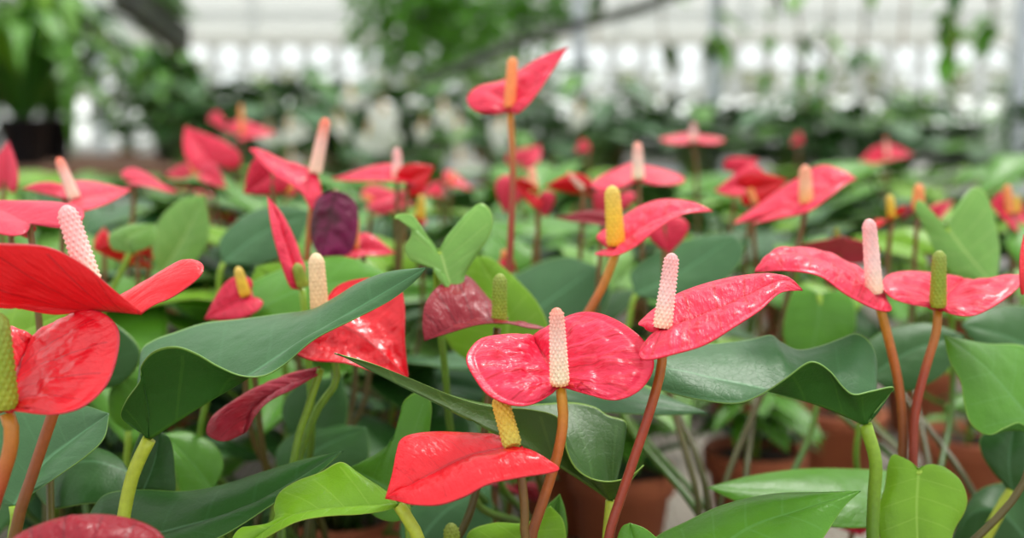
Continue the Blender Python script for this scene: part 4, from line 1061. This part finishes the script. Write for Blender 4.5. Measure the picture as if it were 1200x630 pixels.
def vine(x0, y0, x1, y1, D, seed, label, n=16, sz=.1, col='mid', zt=3.05):
    rg = random.Random(seed); a, b = at(x0, y0, D), at(x1, y1, D)
    root = empty('climbing_vine', (b.x, b.y, b.z), label, 'vine')
    topp = Vector((a.x, a.y, max(a.z, zt)))
    path = [Vector(p) for p in crom([tuple(b), tuple(b.lerp(a,.5)+Vector((rg.uniform(-.05,.05),.02,0))), tuple(a), tuple(topp)], 40)]
    tube([tuple(p) for p in path[::4]] + [tuple(topp)], [.005,.006], 'stem', ST['brown'], root, seg=6, n=30)
    for k in range(n):
        p = path[int(rg.random()*34)]
        lf = bpy.data.objects.new('leaf', VL[rg.randrange(len(VL))]); C.objects.link(lf); lf.parent = root
        lf.location = p - root.location; lf.rotation_euler = (rg.uniform(-.6,.6), rg.uniform(-.2,1.2), rg.random()*6.28); q = sz/.1*rg.uniform(.7,1.3); lf.scale = (q,q,q)
VL = []
for c in ('mid','deep','mid','pale'):
    me, pm = leaf_proto(.01, .0, .12, .085, -.3, c, .2, 12, 5); VL.append(me)
vine(1062, 0, 1058, 60, 4.2, 3, 'vine with a dark leaf high at the right', 8)
vine(1115, 0, 1120, 75, 4.2, 4, 'vine thick with leaves at upper right', 22, .11)
vine(1165, 0, 1160, 60, 4.4, 5, 'vine trailing from the roof near the right post', 10)
vine(935, 0, 940, 130, 4.6, 6, 'vine right of the second steel post', 16, .1)
vine(972, 20, 970, 135, 4.8, 7, 'thin vine between the leafy ones at right', 8)
vine(1015, 0, 1022, 140, 5.0, 8, 'vine hanging down to the small pink blossoms', 12)
vine(905, 0, 900, 90, 5.2, 9, 'short vine near the second steel post', 9)
vine(845, 0, 838, 60, 5.2, 10, 'vine clinging round the second steel post', 9)
vine(1120, 80, 1125, 135, 5.4, 11, 'low vine among the right-hand plants', 9)
vine(775, 0, 790, 110, 5.6, 12, 'sparse vine between the two steel posts', 8)
vine(700, 0, 705, 60, 5.6, 13, 'sparse vine right of the first steel post', 10)

# ================================================================ the greenhouse
def post(px_, D, w, label):
    p = at(px_, 100, D)
    r = empty('steel_post', (p.x, p.y, 0), label, 'post')
    boxes('shaft', [(p.x-w/2, p.x+w/2, p.y-w/2, p.y+w/2, .012, 3.1)], galv, r, bevel=.004)
    boxes('foot_plate', [(p.x-w, p.x+w, p.y-w, p.y+w, 0, .012)], galv, r)
post(678, 7.9, .08, 'grey steel post right of the tall red blossom')
post(838, 5.8, .06, 'grey steel post behind the flat coral blossom')
post(1196, 5.7, .065, 'grey steel post at the right edge')
post(118, 10.2, .06, 'grey steel post behind the arching plants at left')
# the dark hose-bound beams
darkm = plain('dark_vine_bark', (.03, .03, .028), .8, col2=(.06,.07,.04), scale=14, bump=.004)
a, b = at(612, 48, 4.9), at(830, -18, 5.3)
d = (b - a)
t = tube([tuple(a - d*.5 + Vector((0,0,-.06))), tuple(a), tuple(a + d*.5 + Vector((0,0,-.012))), tuple(b), tuple(b + d*1.2)], [.022,.026,.024], 'curved_pipe', darkm, None, seg=10, n=40)
t['label'] = 'dark curved pipe slung under the roof above the centre'; t['category'] = 'pipe'
c1, c2 = at(140, -14, 4.6), at(212, 46, 5.6)
tr = empty('hanging_trough', tuple((c1 + c2) / 2), 'dark planted trough hanging at the upper left', 'trough')
v = (c2 - c1); q = Vector((-v.y, v.x, 0)).normalized() * .05
bm = bmesh.new(); vs = []
for p in (c1, c2):
    for s_, zz in ((-.7, -.07), (.7, -.07), (1, .05), (-1, .05)): vs.append(bm.verts.new(p + q*s_ + Vector((0,0,zz))))
for f in ((0,1,2,3),(7,6,5,4),(0,4,5,1),(1,5,6,2),(2,6,7,3),(3,7,4,0)): bm.faces.new([vs[i] for i in f])
me = bpy.data.meshes.new('trough'); bm.to_mesh(me); bm.free(); link('trough', me, tr, [darkm])
me = cloud_mesh(.5, 260, .1, 9, (1,1,1), mats=[L['mid'][0]])
for vv in me.vertices:
    vv.co = Vector((vv.co.x*.25, vv.co.y*.25, abs(vv.co.z)*.25+.05)) + v * (noise.noise(vv.co*9)*.9)
o = link('foliage', me, None); o.parent = tr
for p in (c1, c2):
    tube([tuple(p + Vector((0,0,.04))), (p.x, p.y, 3.1)], [.004,.004], 'hanger', galv, tr, seg=5, n=4)

# glass: thin clear sheet
def glassm(name, tint, glossy=.06, diff=0.0):
    m, nt, out = newmat(name)
    tr_ = N(nt, 'ShaderNodeBsdfTransparent'); tr_.inputs[0].default_value = (*tint, 1)
    gl = N(nt, 'ShaderNodeBsdfGlossy', Roughness=.05)
    mx = N(nt, 'ShaderNodeMixShader'); mx.inputs[0].default_value = glossy
    nt.links.new(tr_.outputs[0], mx.inputs[1]); nt.links.new(gl.outputs[0], mx.inputs[2]); last = mx
    if diff:
        tl_ = N(nt, 'ShaderNodeBsdfTranslucent'); tl_.inputs[0].default_value = (.9,.92,.9,1)
        m2 = N(nt, 'ShaderNodeMixShader'); m2.inputs[0].default_value = diff
        nt.links.new(mx.outputs[0], m2.inputs[1]); nt.links.new(tl_.outputs[0], m2.inputs[2]); last = m2
    nt.links.new(last.outputs[0], out.inputs[0]); return m
GL = glassm('greenhouse_glass', (.93,.95,.94))
GF = glassm('whitewashed_glass', (.45,.46,.44), .04, .5)
BY = 12.8
frame = plain('aluminium_frame', (.62,.64,.62), .5, .2)
dimf = plain('pale_painted_frame', (.66,.66,.6), .6)
# back wall: dwarf wall, clear low glazing, rail, clear upper glazing, shaded top
boxes('wall_back', [(-8.5,8.5,BY-.05,BY+.1,0,.95)], plain('rendered_dwarf_wall', (.45,.45,.42), .9), kind='structure')
def zpx(y): return CZ + (150 - y) / F * BY
w1 = empty('window_1', (0, BY, .95)); w1['kind'] = 'structure'
boxes('window_pane', [(-8.5,8.5,BY,BY+.006,.95,zpx(56))], GL, w1, kind='structure')
bars = []
x = -8.4
while x < 8.5: bars.append((x-.055, x+.055, BY-.03, BY+.03, .95, zpx(56))); x += .34
x = -8.3
while x < 8.5: bars.append((x-.03, x+.03, BY-.03, BY+.03, zpx(42), 3.1)); x += 1.36
for z in (.95, zpx(140), zpx(108), zpx(84), zpx(22)): bars.append((-8.5,8.5,BY-.035,BY+.035,z,z+.05))
boxes('window_frame', bars, frame, w1, kind='structure')
boxes('trim_1', [(-8.5,8.5,BY-.12,BY+.12,zpx(56),zpx(42))], dimf, kind='structure')
w2 = empty('window_2', (0, BY, zpx(42))); w2['kind'] = 'structure'
boxes('window_pane', [(-8.5,8.5,BY,BY+.006,zpx(42),3.1)], GF, w2, kind='structure')
for sx_, nm in ((-8.5,'left'),(8.5,'right')):
    boxes('wall_'+nm, [(sx_-.05,sx_+.05,-3,BY,0,.95)], MATS['rendered_dwarf_wall'], kind='structure')
    w = empty('window_3' if sx_ < 0 else 'window_4', (sx_, 5, .95)); w['kind'] = 'structure'
    boxes('window_pane', [(sx_-.003,sx_+.003,-3,BY,.95,3.1)], GL, w, kind='structure')
    bb = [(sx_-.03,sx_+.03,y-.03,y+.03,.95,3.1) for y in np.arange(-3, BY, 1.0)]
    boxes('window_frame', bb + [(sx_-.04,sx_+.04,-3,BY,2.0,2.05)], frame, w, kind='structure')
boxes('wall_front', [(-8.5,8.5,-3.1,-3.0,0,.95)], MATS['rendered_dwarf_wall'], kind='structure')
# roof: two bays of sloping glass
rb = bmesh.new()
bays = [(-8.5,-4.25,4.3,3.1),(-4.25,0,3.1,4.3),(0,4.25,4.3,3.1),(4.25,8.5,3.1,4.3)]
bays = [(-8.5,-4.25,3.1,4.3),(-4.25,0,4.3,3.1),(0,4.25,3.1,4.3),(4.25,8.5,4.3,3.1)]
def slab(bm, x0, z0, x1, z1, y0, y1, th):
    n = Vector((-(z1-z0), 0, (x1-x0))).normalized() * th
    v = [bm.verts.new(p) for p in ((x0,y0,z0),(x1,y0,z1),(x1,y1,z1),(x0,y1,z0))] + [bm.verts.new(Vector(p)+n) for p in ((x0,y0,z0),(x1,y0,z1),(x1,y1,z1),(x0,y1,z0))]
    for q in ((3,2,1,0),(4,5,6,7),(0,1,5,4),(1,2,6,5),(2,3,7,6),(3,0,4,7)): bm.faces.new([v[i] for i in q])
for x0,x1,z0,z1 in bays:
    v = [rb.verts.new(p) for p in ((x0,-3,z0),(x1,-3,z1),(x1,BY,z1),(x0,BY,z0))]; rb.faces.new(v)
me = bpy.data.meshes.new('ceiling'); rb.to_mesh(me); rb.free()
o = link('ceiling', me, None, [GL]); o['kind'] = 'structure'
rb = bmesh.new()
for x0,x1,z0,z1 in bays:
    for y in np.arange(-3, BY+.1, .75): slab(rb, x0, z0-.05, x1, z1-.05, y-.025, y+.025, .04)
    for f in (0, .33, .66):
        xa = x0+(x1-x0)*f; za = z0+(z1-z0)*f; box(rb, xa-.03, xa+.03, -3, BY, za-.11, za-.06)
for xg in (-4.25, 0, 4.25, -8.45, 8.45): 
    if xg in (0,): box(rb, xg-.08, xg+.08, -3, BY, 3.0, 3.09)
for y in (2, 6, 10): box(rb, -8.5, 8.5, y-.03, y+.03, 3.02, 3.08)
me = bpy.data.meshes.new('trim_2'); rb.to_mesh(me); rb.free()
o = link('trim_2', me, None, [frame]); o['kind'] = 'structure'

# outside: pale yard, a white film tunnel, hedge and trees
yard = plain('pale_gravel', (.55,.54,.5), .95, col2=(.45,.44,.4), scale=3)
boxes('ground', [(-40,40,BY+.15,60,-.12,-.02)], yard, kind='structure')
film = plain('white_film', (.92,.92,.9), .6)
bm = bmesh.new()
for (x0, x1) in ((-12, 14),):
    n = 12; pts = [(16.6 + 2.2*(1-math.cos(PI*i/n)), 1.62*math.sin(PI*i/n)**.7) for i in range(n+1)]
    va = [bm.verts.new((x0, y, z)) for y, z in pts]; vb = [bm.verts.new((x1, y, z)) for y, z in pts]
    for i in range(n): bm.faces.new((va[i], vb[i], vb[i+1], va[i+1]))
    bm.faces.new(va[::-1]); bm.faces.new(vb)
me = bpy.data.meshes.new('film_tunnel'); bm.to_mesh(me); bm.free()
o = link('film_tunnel', me, None, [film]); tag(o, 'long low white film tunnel outside beyond the glass wall', 'tunnel')
HG = blade_mat('hedge_leaf', (.2,.22,.05), (.2,.22,.05), (.2,.2,.05), trans=.2)
for i in range(13):
    x = -12 + i * 2.4
    root = empty('hedge_shrub', (x, 24, -.02), 'yellow-green shrub in the hedge outside the glass wall', 'shrub', 'shrubs in the hedge outside')
    me = cloud_mesh(1.25, 900, .32, 300 + i, (.95,.5,.95), mats=[HG]); o = link('foliage', me, None); o.parent = root; o.location = (0,0,1.3 + .15*(i % 3))
    t = tube([(0,0,0),(0,0,.7),(.05,0,1.5)], [.06,.04], 'trunk', ST['brown'], None, seg=8, n=8); t.parent = root

# ================================================================ sky, sun, camera
w = bpy.data.worlds.new('overcast_sky'); bpy.context.scene.world = w; w.use_nodes = True
nt = w.node_tree; nt.nodes.clear()
out = nt.nodes.new('ShaderNodeOutputWorld'); bg = nt.nodes.new('ShaderNodeBackground')
tc = nt.nodes.new('ShaderNodeTexCoord'); sp_ = nt.nodes.new('ShaderNodeSeparateXYZ'); cr = nt.nodes.new('ShaderNodeValToRGB')
nt.links.new(tc.outputs['Generated'], sp_.inputs[0]); nt.links.new(sp_.outputs[2], cr.inputs[0])
cr.color_ramp.elements[0].position = 0.0; cr.color_ramp.elements[0].color = (.84,.85,.86,1)
cr.color_ramp.elements[1].position = .7; cr.color_ramp.elements[1].color = (1,1,1,1)
nt.links.new(cr.outputs[0], bg.inputs[0]); bg.inputs[1].default_value = 1.85
nt.links.new(bg.outputs[0], out.inputs[0])
sl = bpy.data.lights.new('veiled_sun', 'SUN'); sl.energy = 3.3; sl.angle = math.radians(14); sl.color = (1,.97,.92)
so = bpy.data.objects.new('veiled_sun', sl); so.rotation_euler = (math.radians(-22), math.radians(16), 0); C.objects.link(so)

cam = bpy.data.cameras.new('camera'); co = bpy.data.objects.new('camera', cam); C.objects.link(co)
cam.sensor_width = 36; cam.lens = 36 * F / 1200; cam.clip_start = .05
co.location = CAM; co.rotation_euler = (PI/2 - PITCH, 0, 0)
cam.dof.use_dof = True; cam.dof.focus_distance = .61; cam.dof.aperture_fstop = 3.6; cam.dof.aperture_blades = 9
bpy.context.scene.camera = co
vs_ = bpy.context.scene.view_settings
vs_.view_transform = 'Standard'; vs_.look = 'None'; vs_.gamma = 1; vs_.exposure = 0; vs_.use_curve_mapping = False
bpy.context.scene.cycles.use_denoising = True
bpy.context.scene.cycles.transparent_max_bounces = 16
bpy.context.scene.cycles.max_bounces = 8
